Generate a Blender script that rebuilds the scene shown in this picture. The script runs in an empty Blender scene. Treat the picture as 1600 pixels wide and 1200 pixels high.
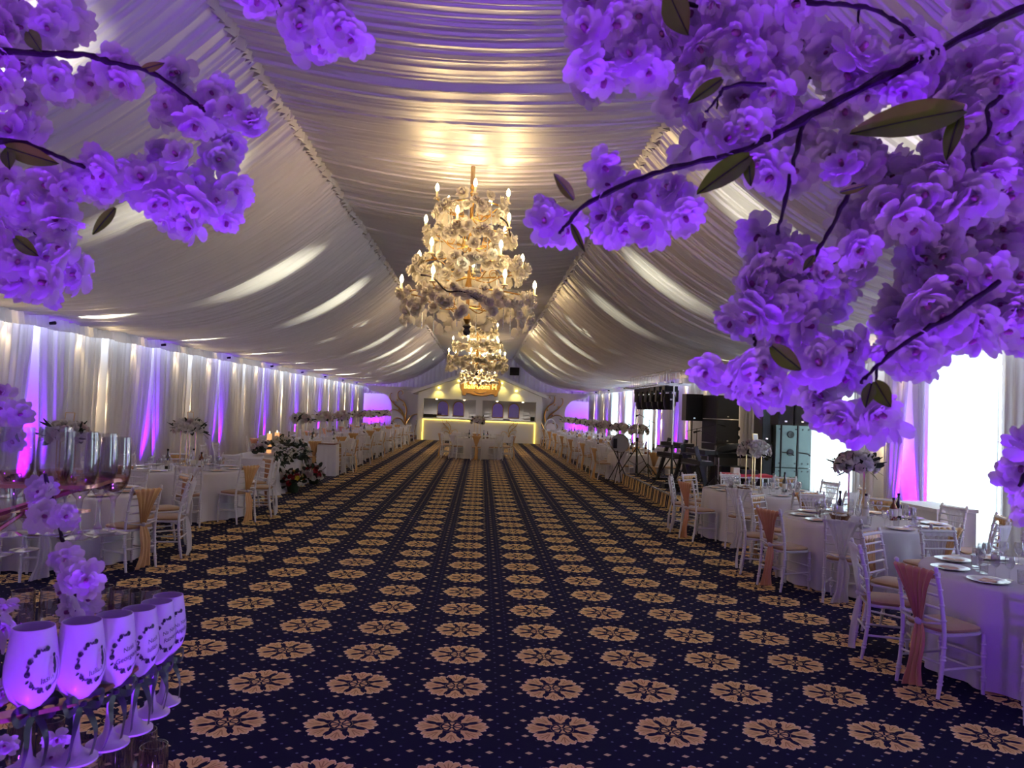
import bpy, math, random
from mathutils import Vector, Matrix
sc = bpy.context.scene
PI = math.pi
rnd = random.Random(11)

# ------------------------------------------------------------------ camera
FPX, CAMH = 1180.0, 1.95
def cam_axes(pitch=1.87, yaw=2.25, roll=2.2):
    p, y, r = map(math.radians, (pitch, yaw, roll))
    right = Vector((math.cos(y), -math.sin(y), 0)); fw = Vector((math.sin(y), math.cos(y), 0)); up = Vector((0, 0, 1))
    up2 = up*math.cos(p) - fw*math.sin(p); fw2 = up*math.sin(p) + fw*math.cos(p)
    return right*math.cos(r) + up2*math.sin(r), up2*math.cos(r) - right*math.sin(r), fw2
CR, CU, CF = cam_axes()
cd = bpy.data.cameras.new('camera'); cam = bpy.data.objects.new('camera', cd); sc.collection.objects.link(cam)
cd.sensor_width = 36; cd.lens = FPX/1600*36; cd.clip_start = .05; cd.clip_end = 200
cam.matrix_world = Matrix(((CR.x, CU.x, -CF.x, 0), (CR.y, CU.y, -CF.y, 0), (CR.z, CU.z, -CF.z, CAMH), (0, 0, 0, 1)))
cd.dof.use_dof = True; cd.dof.focus_distance = 9.0; cd.dof.aperture_fstop = 14
sc.camera = cam
def P(px, py, depth):           # a point seen at photo pixel (px,py), depth metres in front of the lens
    return Vector((0, 0, CAMH)) + (CR*((px-800)/FPX) + CU*((600-py)/FPX) + CF)*depth

# ------------------------------------------------------------------ world, exposure
w = bpy.data.worlds.new('world'); sc.world = w; w.use_nodes = True
w.node_tree.nodes['Background'].inputs[0].default_value = (.80, .93, 1, 1)
w.node_tree.nodes['Background'].inputs[1].default_value = 11.0
vs = sc.view_settings; vs.view_transform = 'Standard'; vs.look = 'None'; vs.gamma = 1; vs.use_curve_mapping = False
vs.exposure = 0.22
cy = sc.cycles
cy.max_bounces = 7; cy.diffuse_bounces = 3; cy.glossy_bounces = 2; cy.transmission_bounces = 7; cy.transparent_max_bounces = 8
cy.caustics_reflective = False; cy.caustics_refractive = False; cy.sample_clamp_indirect = 4; cy.sample_clamp_direct = 0
cy.use_denoising = True
ORD = ('first second third fourth fifth sixth seventh eighth ninth tenth eleventh twelfth thirteenth fourteenth fifteenth sixteenth seventeenth eighteenth nineteenth twentieth last').split()
PURPLE = (.20, .0, 1.0); VIOLET = (.20, .01, 1.0); WARM = (1, .74, .38); DAY = (1, 1, .70)

# ------------------------------------------------------------------ helpers
def link(o): sc.collection.objects.link(o); return o
class MB:
    def __init__(s): s.v = []; s.f = []
    def add(s, vs, fs):
        b = len(s.v); s.v += [tuple(p) for p in vs]; s.f += [tuple(i+b for i in q) for q in fs]; return s
    def box(s, c, d, rot=None):
        x, y, z = d[0]/2, d[1]/2, d[2]/2
        vs = [Vector((i*x, j*y, k*z)) for i in (-1, 1) for j in (-1, 1) for k in (-1, 1)]
        if rot is not None: vs = [rot @ p for p in vs]
        c = Vector(c)
        return s.add([p+c for p in vs], [(0,1,3,2),(4,6,7,5),(0,4,5,1),(2,3,7,6),(0,2,6,4),(1,5,7,3)])
    def tube(s, pts, r, n=8, cap=True, closed=False):
        pts = [Vector(p) for p in pts]; m = len(pts)
        rr = r if isinstance(r, (list, tuple)) else [r]*m
        vs = []; ref = None
        for i, p in enumerate(pts):
            if closed: t = pts[(i+1) % m]-pts[i-1]
            else: t = pts[min(i+1, m-1)]-pts[max(i-1, 0)]
            if t.length < 1e-9: t = Vector((0, 0, 1))
            t.normalize()
            if ref is None:
                ref = t.cross(Vector((0, 0, 1)))
                if ref.length < .2: ref = t.cross(Vector((1, 0, 0)))
            ref = ref - t*ref.dot(t); ref.normalize(); b = t.cross(ref)
            for k in range(n):
                a = 2*PI*k/n; vs.append(p + (ref*math.cos(a)+b*math.sin(a))*rr[i])
        fs = []
        for i in range(m if closed else m-1):
            for k in range(n):
                j = (i+1) % m
                fs.append((i*n+k, i*n+(k+1) % n, j*n+(k+1) % n, j*n+k))
        if cap and not closed:
            fs.append(tuple(range(n))[::-1]); fs.append(tuple((m-1)*n+k for k in range(n)))
        return s.add(vs, fs)
    def lathe(s, prof, n=16, c=(0, 0, 0), M=None):
        vs = []; c = Vector(c)
        for r, z in prof:
            for k in range(n):
                p = Vector((r*math.cos(2*PI*k/n), r*math.sin(2*PI*k/n), z))
                if M is not None: p = M @ p
                vs.append(p+c)
        fs = [(i*n+k, i*n+(k+1) % n, (i+1)*n+(k+1) % n, (i+1)*n+k) for i in range(len(prof)-1) for k in range(n)]
        return s.add(vs, fs)
    def grid(s, fn, nu, nv, wrap=False):
        vs = [fn(i/nu, j/nv) for j in range(nv+1) for i in range(nu if wrap else nu+1)]
        W = nu if wrap else nu+1
        fs = [(j*W+i, j*W+(i+1) % W, (j+1)*W+(i+1) % W, (j+1)*W+i) for j in range(nv) for i in range(nu)]
        return s.add(vs, fs)
    def prism(s, poly, h, M=None):         # 2-d outline extruded along local z, both ends capped
        n = len(poly)
        vs = [Vector((x, y, 0)) for x, y in poly]+[Vector((x, y, h)) for x, y in poly]
        if M is not None: vs = [M @ p for p in vs]
        return s.add(vs, [tuple(range(n))[::-1], tuple(range(n, 2*n))]+[(i, (i+1) % n, n+(i+1) % n, n+i) for i in range(n)])
    def mesh(s, name, smooth=True):
        me = bpy.data.meshes.new(name); me.from_pydata(s.v, [], s.f); me.update()
        if smooth: me.shade_smooth()
        return me
def flat_by_angle(me, deg=40):
    try: me.set_sharp_from_angle(angle=math.radians(deg))
    except Exception: pass
    return me
def ob(name, me, mat=None, parent=None, loc=(0, 0, 0), rot=None, scale=None, label=None):
    if isinstance(me, MB): me = flat_by_angle(me.mesh(name))
    if mat is not None and not me.materials: me.materials.append(mat)
    o = link(bpy.data.objects.new(name, me)); o.parent = parent; o.location = loc
    if rot is not None: o.rotation_euler = rot
    if scale is not None: o.scale = scale if hasattr(scale, '__len__') else (scale,)*3
    if label: o['label'] = label
    return o
def tag(o, label=None, cat=None, group=None, kind=None):
    if label: o['label'] = label
    if cat: o['category'] = cat
    if group: o['group'] = group
    if kind: o['kind'] = kind
    return o
def thing(name, label, cat, loc=(0, 0, 0), rz=0, group=None, kind=None):
    o = link(bpy.data.objects.new(name, None)); o.location = loc; o.rotation_euler = (0, 0, rz); o.empty_display_size = .1
    return tag(o, label, cat, group, kind)
def copy_tree(o, parent=None):
    c = link(o.copy()); c.parent = parent
    for ch in list(o.children): copy_tree(ch, c)
    return c
def lamp(name, kind, loc, energy, color, parent=None, target=None, size=.05, spot=40, blend=.6, sizey=None):
    d = bpy.data.lights.new(name, kind); d.energy = energy; d.color = color
    if kind == 'SPOT': d.spot_size = math.radians(spot); d.spot_blend = blend; d.shadow_soft_size = size
    elif kind == 'POINT': d.shadow_soft_size = size
    else:
        d.size = size
        if sizey: d.shape = 'RECTANGLE'; d.size_y = sizey
    o = link(bpy.data.objects.new(name, d)); o.parent = parent; o.location = loc
    if target is not None:
        o.rotation_euler = (Vector(target)-Vector(loc)).to_track_quat('-Z', 'Y').to_euler()
    return o
def lerp(a, b, t): return a+(b-a)*t
def interp(xs, ys, x):
    if x <= xs[0]: return ys[0]
    for i in range(len(xs)-1):
        if x <= xs[i+1]: return lerp(ys[i], ys[i+1], (x-xs[i])/(xs[i+1]-xs[i]))
    return ys[-1]
def spline(pts, n=6):           # Catmull-Rom through the points
    pts = [Vector(p) for p in pts]; out = []
    for i in range(len(pts)-1):
        p0 = pts[max(i-1, 0)]; p1 = pts[i]; p2 = pts[i+1]; p3 = pts[min(i+2, len(pts)-1)]
        for k in range(n):
            t = k/n
            out.append(.5*((2*p1)+(p2-p0)*t+(2*p0-5*p1+4*p2-p3)*t*t+(3*p1-p0-3*p2+p3)*t**3))
    out.append(pts[-1]); return out

# ------------------------------------------------------------------ materials
def srgb(r, g, b):
    f = lambda c: c/12.92 if c <= .04045 else ((c+.055)/1.055)**2.4
    return (f(r/255), f(g/255), f(b/255))
MATS = {}
def mat(name, col, rough=.5, metal=0, spec=.5, emit=None, es=0, sheen=0, noise=0, nscale=40, trans=0, ior=1.45, bump=0, coat=0, alpha=1):
    m = bpy.data.materials.new(name); m.use_nodes = True; nt = m.node_tree; b = nt.nodes['Principled BSDF']
    b.inputs['Base Color'].default_value = (*col, 1); b.inputs['Roughness'].default_value = rough; b.inputs['Metallic'].default_value = metal
    b.inputs['Specular IOR Level'].default_value = spec; b.inputs['IOR'].default_value = ior
    b.inputs['Transmission Weight'].default_value = trans; b.inputs['Sheen Weight'].default_value = sheen; b.inputs['Coat Weight'].default_value = coat
    b.inputs['Alpha'].default_value = alpha
    if emit: b.inputs['Emission Color'].default_value = (*emit, 1); b.inputs['Emission Strength'].default_value = es
    if noise or bump:
        tx = nt.nodes.new('ShaderNodeTexNoise'); tx.inputs['Scale'].default_value = nscale; tx.inputs['Detail'].default_value = 3
        co = nt.nodes.new('ShaderNodeTexCoord'); nt.links.new(co.outputs['Object'], tx.inputs['Vector'])
        if noise:
            mx = nt.nodes.new('ShaderNodeMixRGB'); mx.blend_type = 'MULTIPLY'; mx.inputs[0].default_value = noise
            mx.inputs[1].default_value = (*col, 1); nt.links.new(tx.outputs['Fac'], mx.inputs[2]); nt.links.new(mx.outputs[0], b.inputs['Base Color'])
        if bump:
            bp = nt.nodes.new('ShaderNodeBump'); bp.inputs['Strength'].default_value = bump; bp.inputs['Distance'].default_value = .01
            nt.links.new(tx.outputs['Fac'], bp.inputs['Height']); nt.links.new(bp.outputs[0], b.inputs['Normal'])
    if emit: m.cycles.emission_sampling = 'NONE' if es > 3.4 else 'AUTO'      # bulbs and lenses: the lamp beside them carries their light
    MATS[name] = m; return m
def cloth(name, col, tl=.3, tcol=None, gloss=0, rough=.4, clear=0):     # diffuse + light passing through, optional satin gloss
    m = bpy.data.materials.new(name); m.use_nodes = True; nt = m.node_tree; nt.nodes.clear()
    N = nt.nodes.new; L = nt.links.new
    out = N('ShaderNodeOutputMaterial'); d = N('ShaderNodeBsdfDiffuse'); t = N('ShaderNodeBsdfTranslucent'); mx = N('ShaderNodeMixShader')
    tx = N('ShaderNodeTexNoise'); tx.inputs['Scale'].default_value = 300; co = N('ShaderNodeTexCoord'); L(co.outputs['Object'], tx.inputs['Vector'])
    rp = N('ShaderNodeMixRGB'); rp.blend_type = 'MULTIPLY'; rp.inputs[0].default_value = .12; rp.inputs[1].default_value = (*col, 1); L(tx.outputs['Fac'], rp.inputs[2])
    L(rp.outputs[0], d.inputs[0]); t.inputs[0].default_value = (*(tcol or col), 1); mx.inputs[0].default_value = tl
    L(d.outputs[0], mx.inputs[1]); L(t.outputs[0], mx.inputs[2]); cur = mx.outputs[0]
    if gloss:
        g = N('ShaderNodeBsdfGlossy'); g.inputs['Roughness'].default_value = rough; g.inputs[0].default_value = (1, 1, 1, 1)
        lw = N('ShaderNodeLayerWeight'); lw.inputs[0].default_value = .35; ml = N('ShaderNodeMath'); ml.operation = 'MULTIPLY'; ml.inputs[1].default_value = gloss
        L(lw.outputs['Fresnel'], ml.inputs[0]); m2 = N('ShaderNodeMixShader'); L(ml.outputs[0], m2.inputs[0]); L(cur, m2.inputs[1]); L(g.outputs[0], m2.inputs[2]); cur = m2.outputs[0]
    if clear:
        tr = N('ShaderNodeBsdfTransparent'); m3 = N('ShaderNodeMixShader'); m3.inputs[0].default_value = clear; L(cur, m3.inputs[1]); L(tr.outputs[0], m3.inputs[2]); cur = m3.outputs[0]
    L(cur, out.inputs[0]); MATS[name] = m; return m
CEIL = cloth('ceiling satin', (.78, .73, .80), .004, gloss=.6, rough=.38)
CURT = cloth('curtain voile', (.82, .80, .84), .25)
LINER = cloth('wall liner', (.80, .78, .82), 0.0)
SHEER = cloth('window voile', (.85, .92, .95), .55, (.85, .97, 1))
TCLOTH = cloth('table linen', (.80, .78, .84), .1)
WHITE = mat('white paint', (.78, .77, .80), .45)
CHAIRW = mat('chair white paint', (.76, .75, .79), .35, noise=.12, nscale=25)
CUSH = mat('tan seat velvet', srgb(176, 138, 98), .8, sheen=.4, noise=.25, nscale=30)
GOLDS = mat('champagne satin', srgb(206, 160, 100), .33, sheen=.3, noise=.15, nscale=12)
ROSES = mat('dusty rose satin', srgb(194, 138, 98), .36, sheen=.3, noise=.15, nscale=12)
WHITES = cloth('white voile sash', (.82, .80, .86), .3, clear=.12)
GOLD = mat('gilt metal', (.62, .36, .10), .32, 1, noise=.2, nscale=20)
GOLDP = mat('brushed gold rod', (.70, .50, .26), .3, 1)
ROSEG = mat('rose gold metal', (.72, .36, .27), .28, 1)
BLACK = mat('black plastic', (.006, .006, .007), .5, spec=.3, noise=.3)
BLACKM = mat('black metal', (.02, .02, .022), .35, .6)
GRILLE = mat('speaker grille', (.008, .008, .010), .75, bump=.6, nscale=220)
TEAL = mat('grey green cabinet', srgb(84, 98, 98), .6, noise=.2, nscale=8)
CHROME = mat('aluminium', (.72, .73, .75), .25, 1)
def thin_glass(name, tint, edge=.95, base=.13):
    m = bpy.data.materials.new(name); m.use_nodes = True; nt = m.node_tree; nt.nodes.clear(); N = nt.nodes.new; L = nt.links.new
    out = N('ShaderNodeOutputMaterial'); tr = N('ShaderNodeBsdfTransparent'); tr.inputs[0].default_value = (*tint, 1); g = N('ShaderNodeBsdfGlossy'); g.inputs['Roughness'].default_value = .04
    lw = N('ShaderNodeLayerWeight'); lw.inputs[0].default_value = .5; pw = N('ShaderNodeMath'); pw.operation = 'POWER'; pw.inputs[1].default_value = 2.2; ml = N('ShaderNodeMath'); ml.operation = 'MULTIPLY_ADD'; ml.inputs[1].default_value = edge; ml.inputs[2].default_value = base
    L(lw.outputs['Facing'], pw.inputs[0]); L(pw.outputs[0], ml.inputs[0]); mx = N('ShaderNodeMixShader'); L(ml.outputs[0], mx.inputs[0]); L(tr.outputs[0], mx.inputs[1]); L(g.outputs[0], mx.inputs[2]); L(mx.outputs[0], out.inputs[0]); return m
GLASS = thin_glass('clear glass', (.97, .97, .98))
GLASSP = cloth('window pane', (.9,.95,1), .5, clear=.97)
WINE = thin_glass('pale drink', (.96, .84, .66), .3, .05)
PETAL = cloth('blossom petal', (.90, .82, .90), .5)
PETALC = mat('blossom heart', (.30, .10, .22), .6)
LEAFY = mat('olive leaf', (.17, .34, .008), .5, noise=.5, nscale=20)
LEAFD = mat('dark green leaf', srgb(34, 52, 40), .5, noise=.5, nscale=20)
BARK = mat('dark bark', (.016, .010, .016), .7, bump=.6, nscale=60)
RWHITE = cloth('white rose petal', (.90, .88, .86), .12)
RPINK = cloth('blush rose petal', (.78, .66, .68), .2)
RCREAM = cloth('cream silk petal', (.88, .83, .72), .5)
RRED = mat('red petal', (.30, .01, .03), .55)
RYEL = mat('yellow petal', (.75, .60, .05), .55)
BULB = mat('lit candle bulb', (1, .9, .7), .3, emit=(1, .78, .42), es=20)
CANDLE = mat('ivory candle sleeve', (.75, .62, .40), .5)
LEDY = mat('yellow led strip', (1, .8, .2), .4, emit=(1, .70, .10), es=3.2)
PORC = mat('white porcelain', (.82, .81, .83), .2, coat=.3)
NAPK = mat('peach napkin', srgb(214, 178, 152), .8)
BDARK = mat('dark bottle glass', (.008, .010, .008), .08, coat=.6)
BAMB = mat('amber spirit bottle', (.14, .025, .006), .06, coat=.6)
LABEL = mat('paper label', (.7, .68, .62), .7)
FROST = mat('frosted white glass', (.80, .76, .83), .4, coat=.15)
RIBB = mat('black green ribbon', (.008, .014, .012), .35, sheen=.3)
INK = mat('dark green ink', (.02, .04, .03), .6)
INKP = mat('violet print', (.14, .09, .16), .6)
WOOD = mat('warm wood', srgb(130, 84, 52), .5, noise=.4, nscale=30)
GREYW = mat('grey bar wall', (.50, .50, .53), .6)
MIRR = mat('mirror glass', (.62, .58, .72), .06, 1)
REDC = mat('red cover', (.45, .02, .04), .6)
# ================================================================== SETTING
XL, XR, Y0, Y1, CX = -7.8, 7.2, -4.0, 50.0, -.3
SL, SR, ZS, ZE = -2.38, 1.96, 5.33, 3.26       # the two ceiling seams, their height, height of the drape at the walls
BAY = 4.55

# ---- carpet: pattern repeats every .674 m
class S:                                        # a node socket with arithmetic
    def __init__(s, nt, k): s.nt, s.k = nt, k
    def op(s, o, a=None, b=None):
        n = s.nt.nodes.new('ShaderNodeMath'); n.operation = o
        for i, q in enumerate((s, a, b)):
            if q is None: continue
            if isinstance(q, S): s.nt.links.new(q.k, n.inputs[i])
            else: n.inputs[i].default_value = q
        return S(s.nt, n.outputs[0])
    def __add__(s, o): return s.op('ADD', o)
    def __sub__(s, o): return s.op('SUBTRACT', o)
    def __mul__(s, o): return s.op('MULTIPLY', o)
    def __neg__(s): return s.op("MULTIPLY", -1.0)
    def __rsub__(s, o): return (-s)+o
    def lt(s, o): return s.op('LESS_THAN', o)
    def gt(s, o): return s.op('GREATER_THAN', o)
    def abs(s): return s.op('ABSOLUTE')
    def mx(s, o): return s.op('MAXIMUM', o)
    def mn(s, o): return s.op('MINIMUM', o)
    def cos(s): return s.op('COSINE')
    def rnd(s): return s - (s+.5).op('FLOOR')
def carpet_mat():
    m = bpy.data.materials.new('navy carpet with gold rosettes'); m.use_nodes = True; nt = m.node_tree; bs = nt.nodes['Principled BSDF']
    g = nt.nodes.new('ShaderNodeNewGeometry'); sp = nt.nodes.new('ShaderNodeSeparateXYZ'); nt.links.new(g.outputs['Position'], sp.inputs[0])
    # the pattern is woven along the floor; on a riser (vertical side) height continues the row direction
    u = (S(nt, sp.outputs[0])+.102)*(1/.674); v = (S(nt, sp.outputs[1])+S(nt, sp.outputs[2])*.5-4.68)*(1/.673)
    a, b = u.rnd(), v.rnd(); A, B = a.abs(), b.abs()
    r = (a*a+b*b).op('SQRT'); th = b.op('ARCTAN2', a)
    c8 = (th*8).cos(); lob = (th*4).cos().abs()
    edge = (th*4).cos().abs()*.038 + (th*12).cos().abs()*.032 + (th*36).cos().abs()*.008 + .262
    med = r.lt(edge)
    dth = ((th*(8/(2*PI))+.5).rnd()*(2*PI/8)).abs()          # angle from the nearest gap between leaves
    tear = (dth*r-.012).abs().lt((r-.145).mx(0.0)*(.268-r).mx(0.0)*4.6).mx((dth*r).lt((r-.112).mx(0.0)*(.175-r).mx(0.0)*17.0))          # dark teardrops between the leaves
    dl = ((th*(8/(2*PI))).rnd()*(2*PI/8)).abs()
    ring = ((r-.096).abs()).lt(.010); ring2 = ((r-.128).abs()).lt(.006)*c8.lt(-.2)
    spoke = (dth*r).lt(.009)*r.lt(.09)*r.gt(.012)
    tri = r.lt(.150)*r.gt(.112)*(dl*r).lt(.018)*c8.gt(.4)
    star = r.lt((th*4).op('SINE').abs().op('POWER', 1.6)*.058+.114)*r.gt(.108)
    dark = tear.mx(ring).mx(star).mx(spoke)
    gold = med*(dark*-1+1)
    vein = ((dl*r).lt(.006)*r.gt(.17)*r.lt(.285)).mx(((dl*r-(r-.16)*.34).abs()).lt(.005)*r.gt(.18)*r.lt(.27))
    rim = r.gt(edge-.016)*med
    def dia(x, y): return ((A-x).abs()*1.0+(B-y).abs()*1.25).lt(.035)
    d = dia(.165, .352)
    for x, y in ((.345, .165), (0, .5), (.333, .5), (.5, 0), (.5, .333)): d = d.mx(dia(x, y))
    du, dv = (u*6+.5).rnd(), (v*6+.5).rnd()
    dot = ((du*du+dv*dv).lt(.005))*r.gt(.36)
    def rgb(c): n = nt.nodes.new('ShaderNodeRGB'); n.outputs[0].default_value = (*c, 1); return n.outputs[0]
    def mix(f, x, y):
        n = nt.nodes.new('ShaderNodeMixRGB'); nt.links.new(f.k, n.inputs[0]); nt.links.new(x, n.inputs[1]); nt.links.new(y, n.inputs[2]); return n.outputs[0]
    nz = nt.nodes.new('ShaderNodeTexNoise'); nz.inputs['Scale'].default_value = 90; nz.inputs['Detail'].default_value = 4; nt.links.new(g.outputs['Position'], nz.inputs['Vector'])
    c = mix(dot, rgb((.007, .007, .034)), rgb((.12, .12, .24)))
    c = mix(d, c, rgb(srgb(226, 200, 150)))
    gc = mix(vein, rgb(srgb(234, 196, 130)), rgb(srgb(184, 140, 86))); gc = mix(rim, gc, rgb(srgb(250, 222, 168)))
    c = mix(gold, c, gc)
    mm = nt.nodes.new('ShaderNodeMixRGB'); mm.blend_type = 'MULTIPLY'; mm.inputs[0].default_value = .2; nt.links.new(c, mm.inputs[1]); nt.links.new(nz.outputs['Fac'], mm.inputs[2])
    gm = nt.nodes.new('ShaderNodeGamma'); gm.inputs[1].default_value = 1.0; nt.links.new(mm.outputs[0], gm.inputs[0])
    nt.links.new(gm.outputs[0], bs.inputs['Base Color']); bs.inputs['Roughness'].default_value = .95; bs.inputs['Specular IOR Level'].default_value = .1
    bp = nt.nodes.new('ShaderNodeBump'); bp.inputs['Strength'].default_value = .3; bp.inputs['Distance'].default_value = .004
    nt.links.new(nz.outputs['Fac'], bp.inputs['Height']); nt.links.new(bp.outputs[0], bs.inputs['Normal'])
    return m
CARPET = carpet_mat()
tag(ob('floor', MB().add([(-8.2, Y0, 0), (7.6, Y0, 0), (7.6, 51.5, 0), (-8.2, 51.5, 0)], [(0, 1, 2, 3)]), CARPET), kind='structure')

# ---- draped ceiling: folds run across the hall, gathered at the two long seams
def fold_field(seed, wmin, wmax, sig=0, ymax=51.0):
    # a row of folds; sig > 0: narrow one-sided ridges between smooth runs of cloth
    q = random.Random(seed); ys = [Y0-.5]; am = []
    while ys[-1] < ymax: ys.append(ys[-1]+q.choice((q.uniform(wmin, wmax), q.uniform(wmin, (wmin+wmax)/2)))); am.append(q.uniform(.25, 1.0))
    def f(y, _i=[0]):
        i = _i[0]
        while i > 0 and ys[i] > y: i -= 1
        while i < len(am)-1 and ys[i+1] <= y: i += 1
        _i[0] = i
        if sig:
            d0 = y-ys[i]; d1 = ys[i+1]-y
            return am[i]*math.exp(-d0/sig)+(am[i+1] if i+1 < len(am) else 0)*math.exp(-(d1/(sig*.55))**2)
        t = (y-ys[i])/(ys[i+1]-ys[i])
        return am[i]*(math.sin(PI*min(max(t, 0), 1))**1.3)
    return f
def ysteps():
    ys = []; y = Y0
    while y < Y1:
        ys.append(y); y += .0105 if 1.5 < y < 13 else (.018 if y < 22 else .034)
    ys.append(Y1); return ys
YS = ysteps()
def swell(y, k, q): return math.sin(y*k+q)
def drape(name, fn, nu, seed, parent, amp, mats=CEIL):
    fine = fold_field(seed, .05, .20, .024); broad = fold_field(seed+1, .18, .55)
    vs = []; fs = []; W = nu+1
    for y in YS:
        for i in range(W):
            t = i/nu; p, n = fn(t)
            yy = y + .05*math.sin(t*3.1+y*.7)*math.sin(PI*t) + .02*math.sin(t*9+y*1.9)*math.sin(PI*t)
            g = (1-math.sin(PI*t))                            # 1 at both gathered edges
            h = fine(yy)*(.7+.7*g**3)*amp + broad(yy)*(1-.4*g)*amp*1.5 + .02*swell(y, 1.38, 0)*math.sin(PI*t)
            vs.append((p[0]+n[0]*h, y, p[1]+n[1]*h))
    for j in range(len(YS)-1):
        for i in range(nu): fs.append((j*W+i, j*W+i+1, (j+1)*W+i+1, (j+1)*W+i))
    m = MB(); m.v = vs; m.f = fs
    return ob(name, m.mesh(name), mats, parent)
def side_profile(xs, xw):
    def fn(t):
        x = lerp(xs, xw, t)
        q = abs(xw-x)/abs(xw-xs); z = ZE+(ZS-ZE)*q**2.7
        dz = (ZS-ZE)*2.7*q**1.7/abs(xw-xs); sgn = 1 if xs > xw else -1
        l = math.hypot(1, dz); return (x, z), (sgn*dz/l, -1/l)
    return fn
def mid_profile(t):
    x = lerp(SL, SR, t); q = 2*t-1
    return (x, ZS-.22*(1-q*q)), (0, -1)
ceil_ = thing('ceiling', None, None, kind='structure')
drape('drape_panel', side_profile(SL, XL+.02), 26, 3, ceil_, .046)
drape('drape_panel', side_profile(SR, XR-.02), 26, 7, ceil_, .046)
drape('drape_panel', mid_profile, 18, 5, ceil_, .040)
for x, sg, seed in ((SL, 1, 21), (SR, -1, 22)):            # ruffled heading along each seam
    q = random.Random(seed); m = MB(); pts = []; y = Y0
    vs = []; k = 0
    while y < Y1:
        st = .045 if y < 14 else .08
        off = (.045 if k % 2 else -.02)*q.uniform(.6, 1.3); drop = q.uniform(.05, .13)
        vs += [(x, y, ZS+.01), (x+sg*off, y, ZS-.03), (x-sg*.03+sg*off*1.3, y+q.uniform(-.02, .02), ZS-.03-drop)]
        y += st; k += 1
    n = len(vs)//3; fs = []
    for j in range(n-1):
        for i in (0, 1): fs.append((j*3+i, j*3+i+1, (j+1)*3+i+1, (j+1)*3+i))
    m.v = vs; m.f = fs; ob('seam_ruffle', m.mesh('seam_ruffle'), CEIL, ceil_)

# ---- long walls: liner, pleated curtain panels with tapering gaps, valance
def pleat(seed, y, z, amp=.045):
    q = seed*1.7
    return amp*(.55*math.sin(y*31+q+.25*math.sin(z*1.3+y))+.3*math.sin(y*53+2*q)+.35*math.sin(y*11+q*.7))
def curtain(parent, x, sg, ya, yb, ga, gb, z0, z1, seed, mt, amp=.045, name='curtain_panel'):
    # ga, gb: (half gap at top, half gap at bottom) at each side edge
    n = max(10, int((yb-ya)/.028)); nz = 7; vs = []
    for j in range(nz+1):
        t = j/nz; z = lerp(z1, z0, t)
        a = ya+lerp(ga[0], ga[1], t**1.3); b = yb-lerp(gb[0], gb[1], t**1.3)
        for i in range(n+1):
            y = lerp(a, b, i/n); yr = lerp(ya, yb, i/n)
            vs.append((x+sg*(pleat(seed, yr, z, amp)+.012*math.sin(yr*90)), y, z))
    fs = [(j*(n+1)+i, j*(n+1)+i+1, (j+1)*(n+1)+i+1, (j+1)*(n+1)+i) for j in range(nz) for i in range(n)]
    m = MB(); m.v = vs; m.f = fs
    return ob(name, m.mesh(name), mt, parent)
def valance(parent, x, sg, zt, zb):
    vs = []; ys = []; y = Y0
    while y < Y1: ys.append(y); y += .03 if y < 24 else .06
    q = random.Random(5)
    for y in ys:
        ph = ((y-13.27)/2.275) % 1.0; near = min(ph, 1-ph)*2.275
        g = math.exp(-(near/.12)**2)
        off = .02*math.sin(y*37)+.012*math.sin(y*71+1)+.05*g*math.sin(y*60)
        vs += [(x, y, zt), (x+sg*(.22+off), y, zt-.02), (x+sg*(.25+off*1.2), y, zb+.012*math.sin(y*5)+.02*g)]
    fs = [(j*3+i, j*3+i+1, (j+1)*3+i+1, (j+1)*3+i) for j in range(len(ys)-1) for i in (0, 1)]
    m = MB(); m.v = vs; m.f = fs
    return ob('valance', m.mesh('valance'), CURT, parent)
PURL = [13.4+BAY*k for k in range(-2, 8)]
YELL = [15.75+BAY*k for k in range(-2, 8)]
wl = thing('wall_left', None, None, kind='structure')
ob('liner', MB().add([(XL-.24, Y0, 0), (XL-.24, Y1+1.5, 0), (XL-.24, Y1+1.5, 3.4), (XL-.24, Y0, 3.4)], [(0, 1, 2, 3)]), LINER, wl)
gaps = sorted([(y, 'p') for y in PURL]+[(y, 'y') for y in YELL])
GW = {'p': (.04, .38), 'y': (.12, .20), 'e': (0, 0), 'w': (.0, .0)}
edges = [(Y0, 'e')]+gaps+[(Y1, 'e')]
for i in range(len(edges)-1):
    (ya, ka), (yb, kb) = edges[i], edges[i+1]
    if yb-ya > .3: curtain(wl, XL+.05, 1, ya, yb, GW[ka], GW[kb], .01, 3.08, i+3, CURT)
valance(wl, XL+.02, 1, 3.27, 3.02)
wr = thing('wall_right', None, None, kind='structure')
WIN = [(10.25, 11.75), (14.35, 16.0), (31.3, 32.9), (35.7, 37.1), (39.5, 41.1), (5.8, 7.3), (1.4, 2.9)]
PURR = [7.8, 12.36, 16.9, 27.1, 29.75, 34.9, 38.2, 42.4, 46.5]
YELR = [8.7, 13.3, 17.7, 21.2, 26.0, 30.5, 34.2, 38.7, 43.9, 47.5]
ys = sorted(WIN); cur = Y0; rects = []
for a, b in ys: rects.append((cur, a, 0, 3.4)); rects += [(a, b, 0, .3), (a, b, 2.9, 3.4)]; cur = b
rects.append((cur, Y1+1.5, 0, 3.4)); m = MB()
for a, b, z0, z1 in rects: m.add([(XR+.16, a, z0), (XR+.16, b, z0), (XR+.16, b, z1), (XR+.16, a, z1)], [(3, 2, 1, 0)])
ob('liner', m, LINER, wr)
ev = sorted([(y, 'p') for y in PURR]+[(y, 'y') for y in YELR]+[(lerp(a, b, .5), 'w%d' % i) for i, (a, b) in enumerate(WIN)])
edges = [(Y0, 'e')]
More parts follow.
